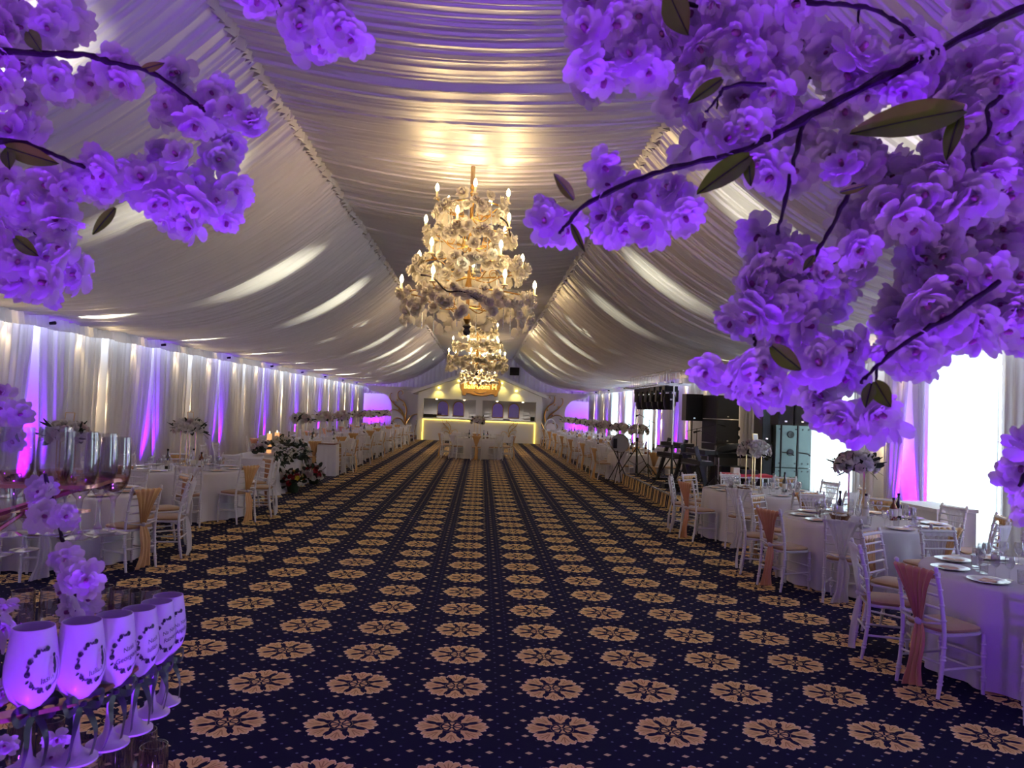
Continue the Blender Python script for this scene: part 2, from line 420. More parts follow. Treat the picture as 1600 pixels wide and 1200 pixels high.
for y, k in ev:
    if k[0] == 'w':
        a, b = WIN[int(k[1:])]; edges += [(a-.12, 'e'), (b+.12, 'w')]
    else: edges.append((y, k))
edges.append((Y1, 'e'))
for i in range(len(edges)-1):
    (ya, ka), (yb, kb) = edges[i], edges[i+1]
    if yb-ya < .2: continue
    isw = kb == 'w'
    curtain(wr, XR-.05, -1, ya, yb, GW[ka], GW[kb], .01, 3.06, i+31, SHEER if isw else CURT, .04, 'window_voile' if isw else 'curtain_panel')
valance(wr, XR-.02, -1, 3.27, 3.00)
for i, (a, b) in enumerate(sorted(WIN)):
    wo = thing('window_%d' % (i+1), None, None, kind='structure')
    yc = (a+b)/2; fm = MB()
    for y in (a+.03, b-.03, yc): fm.box((XR+.19, y, 1.6), (.06, .06, 2.6))
    for z in (.33, 1.3, 2.87): fm.box((XR+.19, yc, z), (.055, b-a, .06))
    ob('window_frame', fm, WHITE, wo)
    for y in ((a+yc)/2, (b+yc)/2): ob('pane', MB().box((XR+.2, y, 1.6), (.008, (b-a)/2-.06, 2.5)), GLASSP, wo)
# back wall behind the photographer
wb = MB().add([(-8.2, Y0, 0), (7.6, Y0, 0), (7.6, Y0, 5.6), (-8.2, Y0, 5.6)], [(3, 2, 1, 0)]); tag(ob('wall_back', wb, LINER), kind='structure')

# ---- lights of the long walls: purple floor uplights, warm sconces, downlights, ceiling spots
upm = MB().lathe([(0, 0), (.07, 0), (.075, .10), (.06, .13), (.0, .13)], 14).mesh('uplight_can')
upl = MB().lathe([(0, .131), (.055, .131)], 14).mesh('uplight_lens'); LENS = mat('purple lamp lens', (.3, .02, 1), .3, emit=(.30, .01, 1), es=8)
upm.materials.append(BLACK); upl.materials.append(LENS)
scm = MB().box((0, 0, 0), (.06, .09, .30)).lathe([(.028, -.20), (.03, .20)], 10, (.03, 0, 0)).mesh('sconce'); scl = MB().lathe([(0, .205), (.026, .205)], 10, (.03, 0, 0)).mesh('sconce_lens'); scd = MB().lathe([(.026, -.205), (0, -.205)], 10, (.03, 0, 0)).mesh('sconce_lens'); scd.materials.append(None)
LENSW = mat('warm lamp lens', (1, .8, .4), .3, emit=(1, .72, .32), es=18)
scm.materials.append(GOLDP); scl.materials.append(LENSW); scd.materials[0] = LENSW
def uplight(x, y, sg, e, label, group):
    t = thing('uplight', label, 'lamp', (x+sg*.20, y, 0), 0, group)
    ob('lamp_housing', upm, BLACK, t); ob('lens', upl, LENS, t)
    lamp('uplight_beam', 'SPOT', (0, 0, .15), e, PURPLE, t, (-sg*1.0, 0, 1.5), .05, 88, .6)
def sconce(x, y, sg, e, label, group):
    t = thing('wall_sconce', label, 'lamp', (x-sg*.10, y, 1.87), 0 if sg > 0 else PI, group)
    ob('bracket', scm, GOLDP, t); ob('lens', scl, LENSW, t); ob('lens', scd, LENSW, t)
    lamp('sconce_glow', 'POINT', (.10, 0, .28), e*.5, WARM, t, None, .05); lamp('sconce_glow', 'POINT', (.10, 0, -.28), e*.5, WARM, t, None, .05)
for i, y in enumerate(PURL): uplight(XL, y, 1, 1000, 'purple floor uplight in a curtain gap behind the head table side, %s from the camera' % ORD[i], 'uplights along the solid wall')
for i, y in enumerate(PURR): uplight(XR, y, -1, 950, 'purple floor uplight between curtains on the window wall, %s from the camera' % ORD[i], 'uplights along the window wall')
for i, y in enumerate(YELL): sconce(XL, y, 1, 26, 'warm sconce in a curtain gap behind the head table side, %s from the camera' % ORD[i], 'sconces along the solid wall')
for i, y in enumerate(YELR): sconce(XR, y, -1, 26, 'warm sconce in a curtain gap on the window wall, %s from the camera' % ORD[i], 'sconces along the window wall')
dlm = MB().lathe([(0, 0), (.035, 0), (.04, .05), (0, .05)], 10).mesh('downlight'); dlm.materials.append(LENSW)
for k in range(-3, 15):
    y = 14.75+2.275*k
    for x, sg, wn in ((XL, 1, 'solid wall'), (XR, -1, 'window wall')):
        t = thing('downlight', 'small warm downlight under the %s valance, %s from the camera' % (wn, ORD[k+3]), 'lamp', (x+sg*.15, y, 3.08), 0, 'downlights under the valance, '+wn)
        ob('lens', dlm, LENSW, t, (0, 0, .0)); lamp('downlight_beam', 'SPOT', (sg*.0, 0, -.02), 22, WARM, t, (-sg*.10, 0, -1.2), .02, 75, .8)
spm = MB().lathe([(.03, -.09), (.05, -.09), (.055, .07), (.05, .09), (0, .09)], 12).mesh('spot_can'); spm.materials.append(BLACK)
sbm = MB().box((0, 0, -.02), (.03, .10, .05)).mesh('spot_yoke'); sbm.materials.append(BLACK)
q_ = random.Random(2)
for k in range(-2, 8):
    y = 13.3+BAY*k+(1.1 if k == -2 else 0)
    for x, sg, wn in ((XL, 1, 'solid wall'), (XR, -1, 'window wall')):
        t = thing('ceiling_spot', 'small black ceiling spotlight on the %s valance, %s from the camera' % (wn, ORD[k+2]), 'spotlight', (x+sg*.36, y, 3.12), 0, 'ceiling spots on the '+wn); t.scale = (.55, .55, .55)
        d = Vector((sg*(10.6+q_.uniform(-.5, .4)), q_.uniform(-.2, .2), 1.28)); e = d.to_track_quat('Z', 'Y').to_euler()
        ob('spot_housing', spm, BLACK, t, (0, 0, 0), e); ob('yoke', sbm, BLACK, t)
        l = lamp('spot_beam', 'SPOT', d.normalized()*.12, 7500*q_.uniform(.7, 1.5)*(1.8 if k == -2 else 1), DAY, t, d, .05, 13 if k == -2 else 10.5, 1.0); l.scale = (.6, 1, 1)
# ================================================================== FAR END: gable wall, scroll panels, bar house
we = thing('wall_end', None, None, kind='structure')
m = MB(); n = 260; vs = []
for j in range(2):
    for i in range(n+1):
        x = lerp(XL, XR, i/n); zt = 5.6
        vs.append((x, Y1-.02+.03*math.sin(x*23)+.02*math.sin(x*41), 2.6 if j == 0 else zt))
m.add(vs, [(i, i+1, n+1+i+1, n+1+i) for i in range(n)]); ob('gable_curtain', m.mesh('gable_curtain'), CURT, we)
ob('backing', MB().add([(-8.2, Y1+1.4, 0), (7.6, Y1+1.4, 0), (7.6, Y1+1.4, 5.6), (-8.2, Y1+1.4, 5.6)], [(0, 1, 2, 3)]), LINER, we)
ob('light_baffle', MB().box((-.3, Y1+.75, 5.62), (15.9, 1.7, .06)), LINER, we)  # unseen slab added to keep sky light out of the niche
for x_ in (-8.2, 7.6): ob('light_baffle', MB().box((x_, Y1+.75, 4.45), (.06, 1.7, 2.4)), LINER, we)  # unseen side boards added to block sky light leaking in
def scroll_panel(sg, xin, xo, xt):           # white board with a curled cut-out beside the wall
    pts = [(xin, 0), (xin, 3.08), (xt, 3.10)]
    c = [(xt, 3.10), (xt+sg*-.02, 2.92), (lerp(xt, xo, .18), 2.76), (lerp(xt, xo, .5), 2.70), (lerp(xt, xo, .8), 2.5), (lerp(xt, xo, .97), 2.1), (xo, 1.7), (xo, 0)]
    pts += [(p.x, p.y) for p in spline([(a, b, 0) for a, b in c], 5)[1:]]
    M = Matrix(((1, 0, 0, 0), (0, 0, 1, Y1-.5), (0, 1, 0, 0), (0, 0, 0, 1)))
    return ob('scroll_panel', MB().prism(pts, .10, M), WHITE, we)
scroll_panel(-1, -3.6, -5.85, -7.45); scroll_panel(1, 3.4, 5.5, 7.0)
for x in (XL+.6, XR-.6):
    t = thing('uplight', 'purple uplight in the niche beside the far %s scroll' % ('solid wall' if x < 0 else 'window wall'), 'lamp', (x, Y1+.35, 0))
    ob('lamp_housing', upm, BLACK, t); ob('lens', upl, LENS, t); lamp('uplight_beam', 'SPOT', (0, 0, .15), 420, (.32, .0, 1), t, (0, .5, 1.2), .08, 130, .9)
ob('air_vent', MB().box((2.1, Y1-.14, 4.42), (.62, .12, .52)), BLACK, we); fm = MB()
for dx in (-.37, .37): fm.box((2.1+dx, Y1-.12, 4.1), (.06, .08, 1.4))
fm.box((2.1, Y1-.12, 4.74), (.8, .08, .06)); fm.box((2.1, Y1-.12, 4.10), (.8, .08, .06)); ob('vent_frame', fm, WHITE, we)
for x, nm in ((-4.6, 'solid wall'), (4.3, 'window wall')):
    t = thing('air_conditioner', 'long white air conditioner high on the far wall towards the '+nm, 'air conditioner', (x, Y1-.66, 2.98))
    ob('casing', MB().box((0, 0, 0), (1.25, .22, .24)), WHITE, t); ob('louvre', MB().box((0, -.115, -.08), (1.1, .01, .05)), GREYW, t)
# bar house
BY = 43.0
bh = thing('bar_house', 'white gabled bar house with open serving hatch at the far end', 'bar', (0, BY, 0))
def M_y(d=0): return Matrix(((1, 0, 0, 0), (0, 0, 1, d), (0, 1, 0, 0), (0, 0, 0, 1)))
for x0, x1 in ((-3.6, -3.3), (3.12, 3.45), (-.32, .06)):
    ob('post', MB().box(((x0+x1)/2, .2, 1.2), (x1-x0, .4, 2.4)), WHITE, bh)
ob('gable_board', MB().prism([(-3.6, 2.36), (3.45, 2.36), (3.45, 2.66), (-.12, 4.02), (-3.6, 2.66)], .3, M_y(.05)), WHITE, bh)
for sg in (-1, 1):
    a = Vector((-.12, 0, 4.14)); b = Vector((-.12+sg*3.85, 0, 2.66)); d = b-a; ang = math.atan2(d.z, d.x)
    ob('roof_board', MB().box((0, 0, 0), (d.length, 3.6, .16), Matrix.Rotation(-ang, 3, 'Y')), WHITE, bh, (a+b)/2+Vector((0, 1.5, .0)))
ob('back_wall', MB().box((-.1, 3.0, 1.5), (7.0, .1, 3.0)), GREYW, bh)
for sg in (-1, 1): ob('side_wall', MB().box((-.08+sg*3.48, 1.7, 1.35), (.08, 2.7, 2.7)), WHITE, bh)
ct = thing('bar_counter', 'white bar counter edged with a yellow light strip', 'counter', (0, BY-.05, 0))
ob('front_panel', MB().box((-.1, .08, .6), (6.4, .1, 1.2)), WHITE, ct); ob('worktop', MB().box((-.1, .22, 1.25), (6.4, .55, .06)), WHITE, ct)
ob('light_strip', MB().box((-.1, -.0, 1.18), (6.38, .05, .035)), LEDY, ct)
for x in (-3.28, 3.08): ob('light_strip', MB().box((x, -.0, .58), (.035, .05, 1.15)), LEDY, ct)
for i, x in enumerate((-2.33, -1.38, 1.0, 1.98)):
    o = thing('arched_mirror', 'gold rimmed arched mirror on the bar back wall, %s from the solid wall side' % ('first', 'second', 'third', 'fourth')[i], 'mirror', (x, BY+2.93, 1.38))
    arc = [(-.33, 0), (.33, 0), (.33, .55)]+[(.33*math.cos(a), .55+.33*math.sin(a)) for a in [PI*k/10 for k in range(1, 10)]]+[(-.33, .55)]
    ob('glass', MB().prism(arc, .02, M_y(-.02)), MIRR, o)
    ob('rim', MB().tube([(x_, -.03, z_) for x_, z_ in arc], .025, 6, closed=True), GOLD, o)
for i, x in enumerate((-2.6, -1.0, .9, 2.4)): 
    t = thing('bar_downlight', 'tiny warm light inside the bar hatch, %s from the solid wall side' % ORD[i], 'lamp', (x, BY+.9, 2.32), 0, 'bar hatch lights')
    ob('lens', MB().lathe([(0, 0), (.05, 0), (.05, .04), (0, .04)], 10), LENSW, t); lamp('beam', 'SPOT', (0, 0, -.02), 130, (1, .88, .74), t, (0, 1, -1.5), .03, 100, .8)
for x, z, lb in ((-2.45, 2.98, 'far out on the solid wall side'), (1.95, 2.98, 'far out on the window side'), (-1.33, 3.42, 'beside the sign, solid wall side'), (1.1, 3.38, 'beside the sign, window side')):
    t = thing('gable_spot', 'small yellow spotlight on the bar gable, '+lb, 'lamp', (x, BY-.04, z), 0, 'gable spotlights')
    ob('lens', MB().lathe([(0, -.04), (.07, -.04), (.07, .04), (0, .04)], 10), mat('yellow lamp lens', (1, .8, .2), .3, emit=(1, .8, .15), es=6), t); lamp('beam', 'SPOT', (0, -.1, 0), 45, (1, .78, .16), t, (0, .0, -1), .03, 110, .9)
sg_ = thing('bar_sign', 'carved gold cartouche sign with glowing lettering on the bar gable', 'sign', (-.11, BY-.1, 2.6))
half = [(0, .0), (.35, .02), (.62, .12), (.80, .10), (.82, .0), (.98, .02), (1.02, .2), (1.14, .45), (1.16, .75), (1.02, 1.0), (.6, 1.06), (.3, 1.16), (0, 1.2)]
pl = half+[(-x, z) for x, z in half[-2:0:-1]]
ob('plaque', MB().prism(pl, .10, M_y(-.05)), GOLD, sg_)
ob('moulding', MB().tube([(x, -.07, z) for x, z in pl], .035, 6, closed=True), GOLDP, sg_)
ob('ornament', MB().tube(spline([(-.35, -.08, .25), (-.2, -.09, .17), (0, -.09, .14), (.2, -.09, .17), (.35, -.08, .25)]), .03, 6), GOLDP, sg_)
def text_mesh(s, size, ext=.0, align='CENTER'):
    cu = bpy.data.curves.new('lettering', 'FONT'); cu.body = s; cu.size = size; cu.extrude = ext; cu.align_x = align; cu.align_y = 'CENTER'; cu.resolution_u = 3
    o = bpy.data.objects.new('lettering', cu); link(o); dg = bpy.context.evaluated_depsgraph_get()
    me = bpy.data.meshes.new_from_object(o.evaluated_get(dg)); bpy.data.objects.remove(o); return me
tm = text_mesh('Ballroom H', .40, .02); tm.materials.clear()
ob('lettering', tm, mat('glowing letters', (1, .85, .2), .4, emit=(1, .78, .12), es=3.5), sg_, (0, -.09, .52), (PI/2, 0, 0))
# gilded scroll ornaments on the end wall and counter
def spiral(cx, cz, r0, r1, a0, turns, n=22):
    return [(cx+lerp(r0, r1, k/n)*math.cos(a0+turns*2*PI*k/n), 0, cz+lerp(r0, r1, k/n)*math.sin(a0+turns*2*PI*k/n)) for k in range(n+1)]
def scroll(label, x, y, z, s, sg):
    t = thing('scroll_ornament', label, 'wall ornament', (x, y, z))
    stems = [[(0, 0, 0), (.05, 0, .5), (.0, 0, 1.0), (.2, 0, 1.5), (.55, 0, 1.75), (.6, 0, 2.1), (.42, 0, 2.25), (.28, 0, 2.1), (.38, 0, 1.98)],
             [(.05, 0, .1), (.2, 0, .6), (.6, 0, .95), (1.0, 0, .95), (1.15, 0, .75), (1.05, 0, .58), (.92, 0, .66)],
             [(.02, 0, .1), (.3, 0, .9), (.8, 0, 1.35), (1.1, 0, 1.7), (1.1, 0, 2.0), (.98, 0, 2.05)],
             [(-.02, 0, .1), (-.3, 0, .6), (-.7, 0, .75), (-.95, 0, .5), (-.8, 0, .25), (-.62, 0, .35)],
             [(.06, 0, .05), (.35, 0, .4), (.7, 0, .45), (.85, 0, .25), (.7, 0, .12)]]
    for i, st in enumerate(stems):
        pts = spline([(sg*a*s, 0, c*s) for a, b, c in st], 6); k = len(pts)
        ob('scroll_stem', MB().tube(pts, [s*(.055-.04*j/k) for j in range(k)], 6), GOLDP if i % 2 else GOLD, t)
    for a, c in ((.2, 1.3), (.62, 1.62), (-.2, .6), (.5, .98), (.85, 1.5)):
        ob('scroll_leaf', MB().lathe([(0, -.11), (.045, -.03), (.05, .03), (0, .11)], 8), GOLDP, t, (sg*a*s, -.02, c*s), (0, sg*.7, 0), s)
scroll('gold scroll relief on the far wall panel on the solid wall side of the bar', -4.85, Y1-.58, .6, 1.0, -1)
scroll('gold scroll relief on the far wall panel on the window side of the bar', 4.15, Y1-.58, .6, 1.05, 1)
scroll('small gilt scroll on the counter front on the solid wall side', -1.7, BY-.07, .32, .42, -1)
scroll('small gilt scroll on the counter front on the window side', 1.6, BY-.07, .32, .42, 1)
# things standing on the counter
for x, z0, d, lb in ((-2.9, 1.28, (.75, .2, .18), 'dark coffee machine on the solid wall end of the counter'), (2.95, 1.28, (.24, .2, .24), 'black card till on the window end of the counter'), (1.45, 1.28, (.4, .25, .05), 'flat black tray on the bar counter')):
    t = thing('bar_appliance', lb, 'appliance', (x, BY+.2, z0)); ob('body', MB().box((0, 0, d[2]/2), d), BLACK, t); ob('top_plate', MB().box((0, 0, d[2]+.01), (d[0]*.8, d[1]*.8, .02)), CHROME, t)
for x, lb in ((.35, 'beside the centre post'), (2.75, 'at the window end'), (-.55, 'by the second mirror')):
    t = thing('bottle_rack', 'pale bottle rack on the bar back wall '+lb, 'rack', (x, BY+2.9, 1.4), 0, 'bottle racks in the bar')
    for k in range(3): ob('shelf', MB().box((0, -.06, k*.22), (.42, .14, .02)), GREYW, t)
    for sx in (-.2, .2): ob('upright', MB().box((sx, -.06, .25), (.02, .14, .6)), GREYW, t)
# ================================================================== CHAIRS
CH = {}
def chair_meshes():
    def leg(front, sx):
        m = MB(); x0 = .185*sx
        if front: path = [(x0, .19, 0), (x0, .185, .44)]
        else: path = [(x0, -.235, 0), (x0, -.20, .22), (x0, -.185, .45), (x0*.98, -.215, .70), (x0*.96, -.265, .915)]
        pts = spline(path, 8) if not front else [Vector(path[0]).lerp(Vector(path[1]), k/16) for k in range(17)]
        rings = (.10, .125, .27, .295, .36) if front else (.10, .125, .27, .295, .36, .55, .66, .77, .86)
        out = []; rr = []
        for p in pts:
            out.append(p); rr.append(.0155 if p.z > .05 else .0135)
        # turned beads
        m.tube(out, rr, 8)
        for z in rings:
            k = min(range(len(out)), key=lambda i: abs(out[i].z-z)); p = out[k]
            m.tube([(p.x, p.y, z-.009), (p.x, p.y, z-.004), (p.x, p.y, z+.004), (p.x, p.y, z+.009)], [.0155, .021, .021, .0155], 8, cap=False)
        if not front: m.tube([out[-1], out[-1]+Vector((0, -.004, .012)), out[-1]+Vector((0, -.006, .022))], [.017, .017, .006], 8)
        return m.mesh('leg' if front else 'back_post')
    CH['fl'] = [leg(True, s) for s in (-1, 1)]; CH['bl'] = [leg(False, s) for s in (-1, 1)]
    def yb(z): return interp([.45, .70, .915], [-.185, -.215, -.265], z)
    m = MB().tube([(-.2, yb(.885), .885), (.2, yb(.885), .885)], .016, 8); CH['top'] = m.mesh('top_rail')
    CH['rail'] = [MB().tube([(-.185, yb(z), z), (.185, yb(z), z)], .010, 6).mesh('cross_rail') for z in (.54, .63, .72, .80)]
    st = [((-.185, .188, .16), (.185, .188, .16)), ((-.185, .188, .27), (.185, .188, .27)), ((-.185, .188, .2), (-.185, -.205, .2)), ((.185, .188, .2), (.185, -.205, .2)), ((-.185, -.2, .24), (.185, -.2, .24))]
    CH['st'] = [MB().tube(q, .0095, 6).mesh('stretcher') for q in st]
    def seatf(u, v): return None
    def slab(hw0, hw1, d0, d1, z0, z1, rd, dome=0):
        m = MB(); n = 28; rings = []
        for zz, k in ((z0, .97), (z0+.006, 1.0), (z1-.008, 1.0), (z1, .94)) + (((z1+dome*.7, .7), (z1+dome, .35), (z1+dome*1.05, .02)) if dome else ((z1, .02),)):
            ring = []
            for i in range(n):
                a = 2*PI*i/n; c, s_ = math.cos(a), math.sin(a); e = .45
                x = math.copysign(abs(c)**e, c); y = math.copysign(abs(s_)**e, s_)
                hw = lerp(hw0, hw1, (y+1)/2); ring.append((x*hw*k, lerp(d0, d1, (y*k+1)/2), zz))
            rings += ring
        L = len(rings)//n
        m.add(rings, [(j*n+i, j*n+(i+1) % n, (j+1)*n+(i+1) % n, (j+1)*n+i) for j in range(L-1) for i in range(n)]); return m
    CH['seat'] = slab(.195, .205, -.20, .205, .43, .455, 0).mesh('seat'); CH['cush'] = slab(.19, .20, -.195, .205, .456, .485, 0, .016).mesh('cushion')
    def sash(u, v):
        s = 2*u-1
        if v < .12:
            t = v/.12; z = lerp(.84, .905, math.sin(t*PI/2)); y = yb(.88)+lerp(.02, .0, t); hw = .172; a = .6
        elif v < .2:
            t = (v-.12)/.08; z = lerp(.905, .885, t); y = yb(.9)-lerp(0, .026, t); hw = .172; a = 1.0
        else:
            t = (v-.2)/.8; z = lerp(.885, .505, t); hw = lerp(.172, .028, t**.8); y = yb(z)-.026-.012*math.sin(PI*t); a = lerp(1.1, 1.5, t)
        pl = math.sin(s*17+2.0*v)+.5*math.sin(s*31+1)
        return (s*hw*(1+.03*math.sin(v*9)), y-.007*a*pl-.006*a, z+(.004*pl if v < .25 else 0))
    CH['sash'] = MB().grid(sash, 26, 16).mesh('sash')
    def tail(u, v):
        s = 2*u-1; z = lerp(.50, .035+.02*s, v); hw = .028+.058*v**.7+.012*math.sin(v*7)
        y = -.225-.03*math.sin(v*2.5)-.035*v; pl = math.sin(s*9+1)+.4*math.sin(s*17)
        return (s*hw+.018*math.sin(v*4), y-.012*pl*(.5+v), z)
    CH['tail'] = MB().grid(tail, 14, 12).mesh('sash_tail')
    kn = MB(); kn.lathe([(.0, -.026), (.026, -.02), (.034, 0), (.026, .02), (0, .026)], 10, (0, -.225, .505), Matrix.Rotation(.3, 3, 'Y')); kn.tube([(-.18, yb(.55)-.02, .53), (-.06, -.225, .505), (.06, -.225, .505), (.18, yb(.55)-.02, .53)], .008, 6)
    CH['knot'] = kn.mesh('sash_knot')
    # joined frame for chairs too far away to show their rods
    fr = bpy.data.meshes.new('frame'); vs = []; fs = []
    for q in CH['fl']+CH['bl']+[CH['top']]+CH['rail'][::2]+CH['st'][:4]+[CH['seat']]:
        b = len(vs); vs += [tuple(v.co) for v in q.vertices]; fs += [tuple(i+b for i in p.vertices) for p in q.polygons]
    fr.from_pydata(vs, [], fs); fr.shade_smooth(); CH['frame'] = fr
    for k, m in CH.items():
        for q in (m if isinstance(m, list) else [m]):
            if k not in ('sash', 'tail', 'knot'): q.materials.append(CUSH if k == 'cush' else CHAIRW); flat_by_angle(q, 50)
    for kind, mt in (('gold', GOLDS), ('rose', ROSES), ('white', WHITES)):
        for k in ('sash', 'tail', 'knot'):
            q = CH[k].copy(); q.materials.append(mt); CH[k+kind] = q
    for k in ('sash', 'tail'):
        q = CH[k].copy(); CH[k+'rosegold'] = q; q.materials.append(ROSES)
chair_meshes()
KW = {'gold': 'champagne gold sash', 'rose': 'dusty rose sash', 'white': 'sheer white sash'}
def chair(x, y, rz, kind, label, group, far=False, z=0):
    t = thing('banquet_chair', label, 'chair', (x, y, z), rz, group)
    if far:
        ob('frame', CH['frame'], None, t); ob('cushion', CH['cush'], None, t)
        s = ob('sash', CH['sash'+kind], None, t); ob('sash_tail', CH['tail'+kind], None, s); return t
    for q in CH['fl']: ob('leg', q, None, t)
    for q in CH['bl']: ob('back_post', q, None, t)
    ob('top_rail', CH['top'], None, t)
    for q in CH['rail']: ob('cross_rail', q, None, t)
    for q in CH['st']: ob('stretcher', q, None, t)
    ob('seat', CH['seat'], None, t); ob('cushion', CH['cush'], None, t, label='tan padded cushion')
    s = ob('sash', CH['sash'+kind], None, t, label=KW[kind]); ob('sash_tail', CH['tail'+kind], None, s); ob('sash_knot', CH['knotwhite'], None, s, label='white tie')
    return t

# ================================================================== TABLES
def cloth_mesh(r, seed, hz=.757, n=168):
    q = random.Random(seed); ph = [q.uniform(0, 6.28) for _ in range(4)]
    def fn(u, v):
        a = 2*PI*u
        if v < .2858: rr = r*v/.2857; return (rr*math.cos(a), rr*math.sin(a), hz)
        if v < .3573: t = (v-.2857)/.0715; return ((r+.012*math.sin(t*PI/2))*math.cos(a), (r+.012*math.sin(t*PI/2))*math.sin(a), hz-.02*t)
        t = (v-.3572)/.6428
        f = .6*math.sin(a*16+ph[0]+.4*math.sin(3*a))+.35*math.sin(a*27+ph[1])+.3*math.sin(a*7+ph[2])
        rr = r+.015+.03*t+(.045*f)*t**.8
        return (rr*math.cos(a), rr*math.sin(a), lerp(hz-.02, .012, t))
    return MB().grid(fn, n, 14, True)
TR = .95
table_meshes = [cloth_mesh(TR, s).mesh('tablecloth') for s in (1, 2, 3)]
for q in table_meshes: q.materials.append(TCLOTH)
ttop = MB().lathe([(0, .70), (TR-.06, .70), (TR-.06, .735), (0, .735)], 40).mesh('tabletop'); ttop.materials.append(WOOD)
tped = MB().lathe([(0, 0), (.32, 0), (.32, .03), (.05, .06), (.05, .735)], 16).mesh('pedestal'); tped.materials.append(BLACKM)
def table(x, y, label, group, k=0):
    t = thing('round_table', label, 'table', (x, y, 0), k*1.3, group)
    ob('tablecloth', table_meshes[k % 3], None, t, label='floor length white tablecloth'); ob('tabletop', ttop, None, t); ob('pedestal', tped, None, t); return t
# ---- flowers
def petal_grid(m, M, L, W, cup, nu=4, nv=4, ruf=.0, notch=0, late=0):
    def fn(u, v):
        s = 2*u-1; w_ = W*math.sin(PI*min(1, .12+.80*v))**.8 if not late else W*(.16+.84*math.sin(PI*.5*min(1, v*1.45))**1.2)*(1 if v < .7 else math.sqrt(max(0, 1-((v-.7)/.36)**2)))
        e = (1-notch*math.exp(-(s/.25)**2)) if v > .9 else 1
        return M @ Vector((s*w_, L*v*e, cup*(v*v)+.35*W*s*s*v+ruf*math.sin(s*7+v*5)*v))
    m.grid(fn, nu, nv)
def rose_mesh(name, seed, R=.05):
    q = random.Random(seed); m = MB()
    for ring, (n, tilt, L, W) in enumerate(((3, 1.35, .55, .35), (4, 1.1, .75, .5), (5, .75, .95, .62), (6, .3, 1.05, .68))):
        for k in range(n):
            a = 2*PI*(k+q.random()*.4)/n+ring
            M = Matrix.Rotation(a, 4, 'Z') @ Matrix.Translation((0, R*.05*ring, R*(.45-.14*ring))) @ Matrix.Rotation(tilt+q.uniform(-.1, .1), 4, 'X')
            petal_grid(m, M, L*R, W*R, -.25*R*L, 3, 3, .03*R)
    return m.mesh(name)
ROSE = [rose_mesh('rose', s) for s in (1, 2)]
def with_mat(me, mt): q = me.copy(); q.materials.clear(); q.materials.append(mt); return q
ROSEW = [with_mat(r, RWHITE) for r in ROSE]; ROSEP = [with_mat(r, RPINK) for r in ROSE]
def leaf_mesh(L, W, mt, nm='leaf', fold=.2):
    m = MB(); petal_grid(m, Matrix.Identity(4), L, W, -L*fold, 2, 5); q = m.mesh(nm); q.materials.append(mt); return q
LF_D = leaf_mesh(.09, .028, LEAFD); LF_S = leaf_mesh(.14, .012, LEAFD)
def aim(d, spin=0):
    return (Vector(d).to_track_quat('Z', 'Y') @ Matrix.Rotation(spin, 3, 'Z').to_quaternion()).to_euler()
def aimy(d, spin=0):
    return (Vector(d).to_track_quat('Y', 'Z') @ Matrix.Rotation(spin, 3, 'Y').to_quaternion()).to_euler()
def centerpiece(x, y, z, label, group, seed, near=True, hs=.60, rr=.25):
    q = random.Random(seed); t = thing('flower_centerpiece', label, 'centerpiece', (x, y, z), q.uniform(0, 1.2), group)
    for sx in (-1, 1):
        for sy in (-1, 1): ob('stand_rod', MB().tube([(.085*sx, .085*sy, 0), (.085*sx, .085*sy, hs)], .006, 6) if not near else MB().box((.085*sx, .085*sy, hs/2), (.013, .013, hs)), GOLDP, t)
    fm = MB()
    for zz in (.006, hs-.006):
        for a, b in (((-1, -1), (1, -1)), ((1, -1), (1, 1)), ((1, 1), (-1, 1)), ((-1, 1), (-1, -1))): fm.tube([(.085*a[0], .085*a[1], zz), (.085*b[0], .085*b[1], zz)], .005, 5)
    ob('stand_frame', fm, GOLDP, t)
    nfl = 46 if near else 24; sc_ = 1.0 if near else 1.35
    ob('foam_ball', MB().lathe([(0, -.05), (rr*.5, -.03), (rr*.62, .06), (rr*.45, .15), (0, .19)], 14), LEAFD, t, (0, 0, hs+.02))
    for k in range(nfl):
        a = k*2.39996+q.uniform(-.2, .2); ct = lerp(.96, -.30, (k+.5)/nfl); st = math.sqrt(1-ct*ct)
        d = Vector((st*math.cos(a), st*math.sin(a), ct)); p = Vector((d.x*rr*.9, d.y*rr*.9, hs+.04+d.z*rr*.62))*1.0
        me = q.choice(ROSEW if q.random() < .72 else ROSEP)
        ob('rose', me, None, t, p, aim(d, q.uniform(0, 6)), sc_*q.uniform(.85, 1.35))
    for k in range(34 if near else 12):
        a = q.uniform(0, 2*PI); e = q.uniform(-.5, .8); d = Vector((math.cos(a)*math.cos(e), math.sin(a)*math.cos(e), math.sin(e)))
        ob('leaf', q.choice((LF_D, LF_S)), None, t, Vector((d.x*rr*.85, d.y*rr*.85, hs+.04+d.z*rr*.55)), aimy(d+Vector((0, 0, q.uniform(-.3, .4))), q.uniform(0, 6)), q.uniform(.8, 1.3)*(1 if near else 1.4))
    if near:
        n_ = ob('number_frame', MB().box((0, 0, .0), (.11, .012, .15)), GOLDP, t, (.02, 0, hs+.04+rr*.62+.06), (-.2, 0, q.uniform(-.4, .4)))
        ob('card', MB().box((0, -.008, 0), (.09, .004, .13)), PORC, n_)
    return t
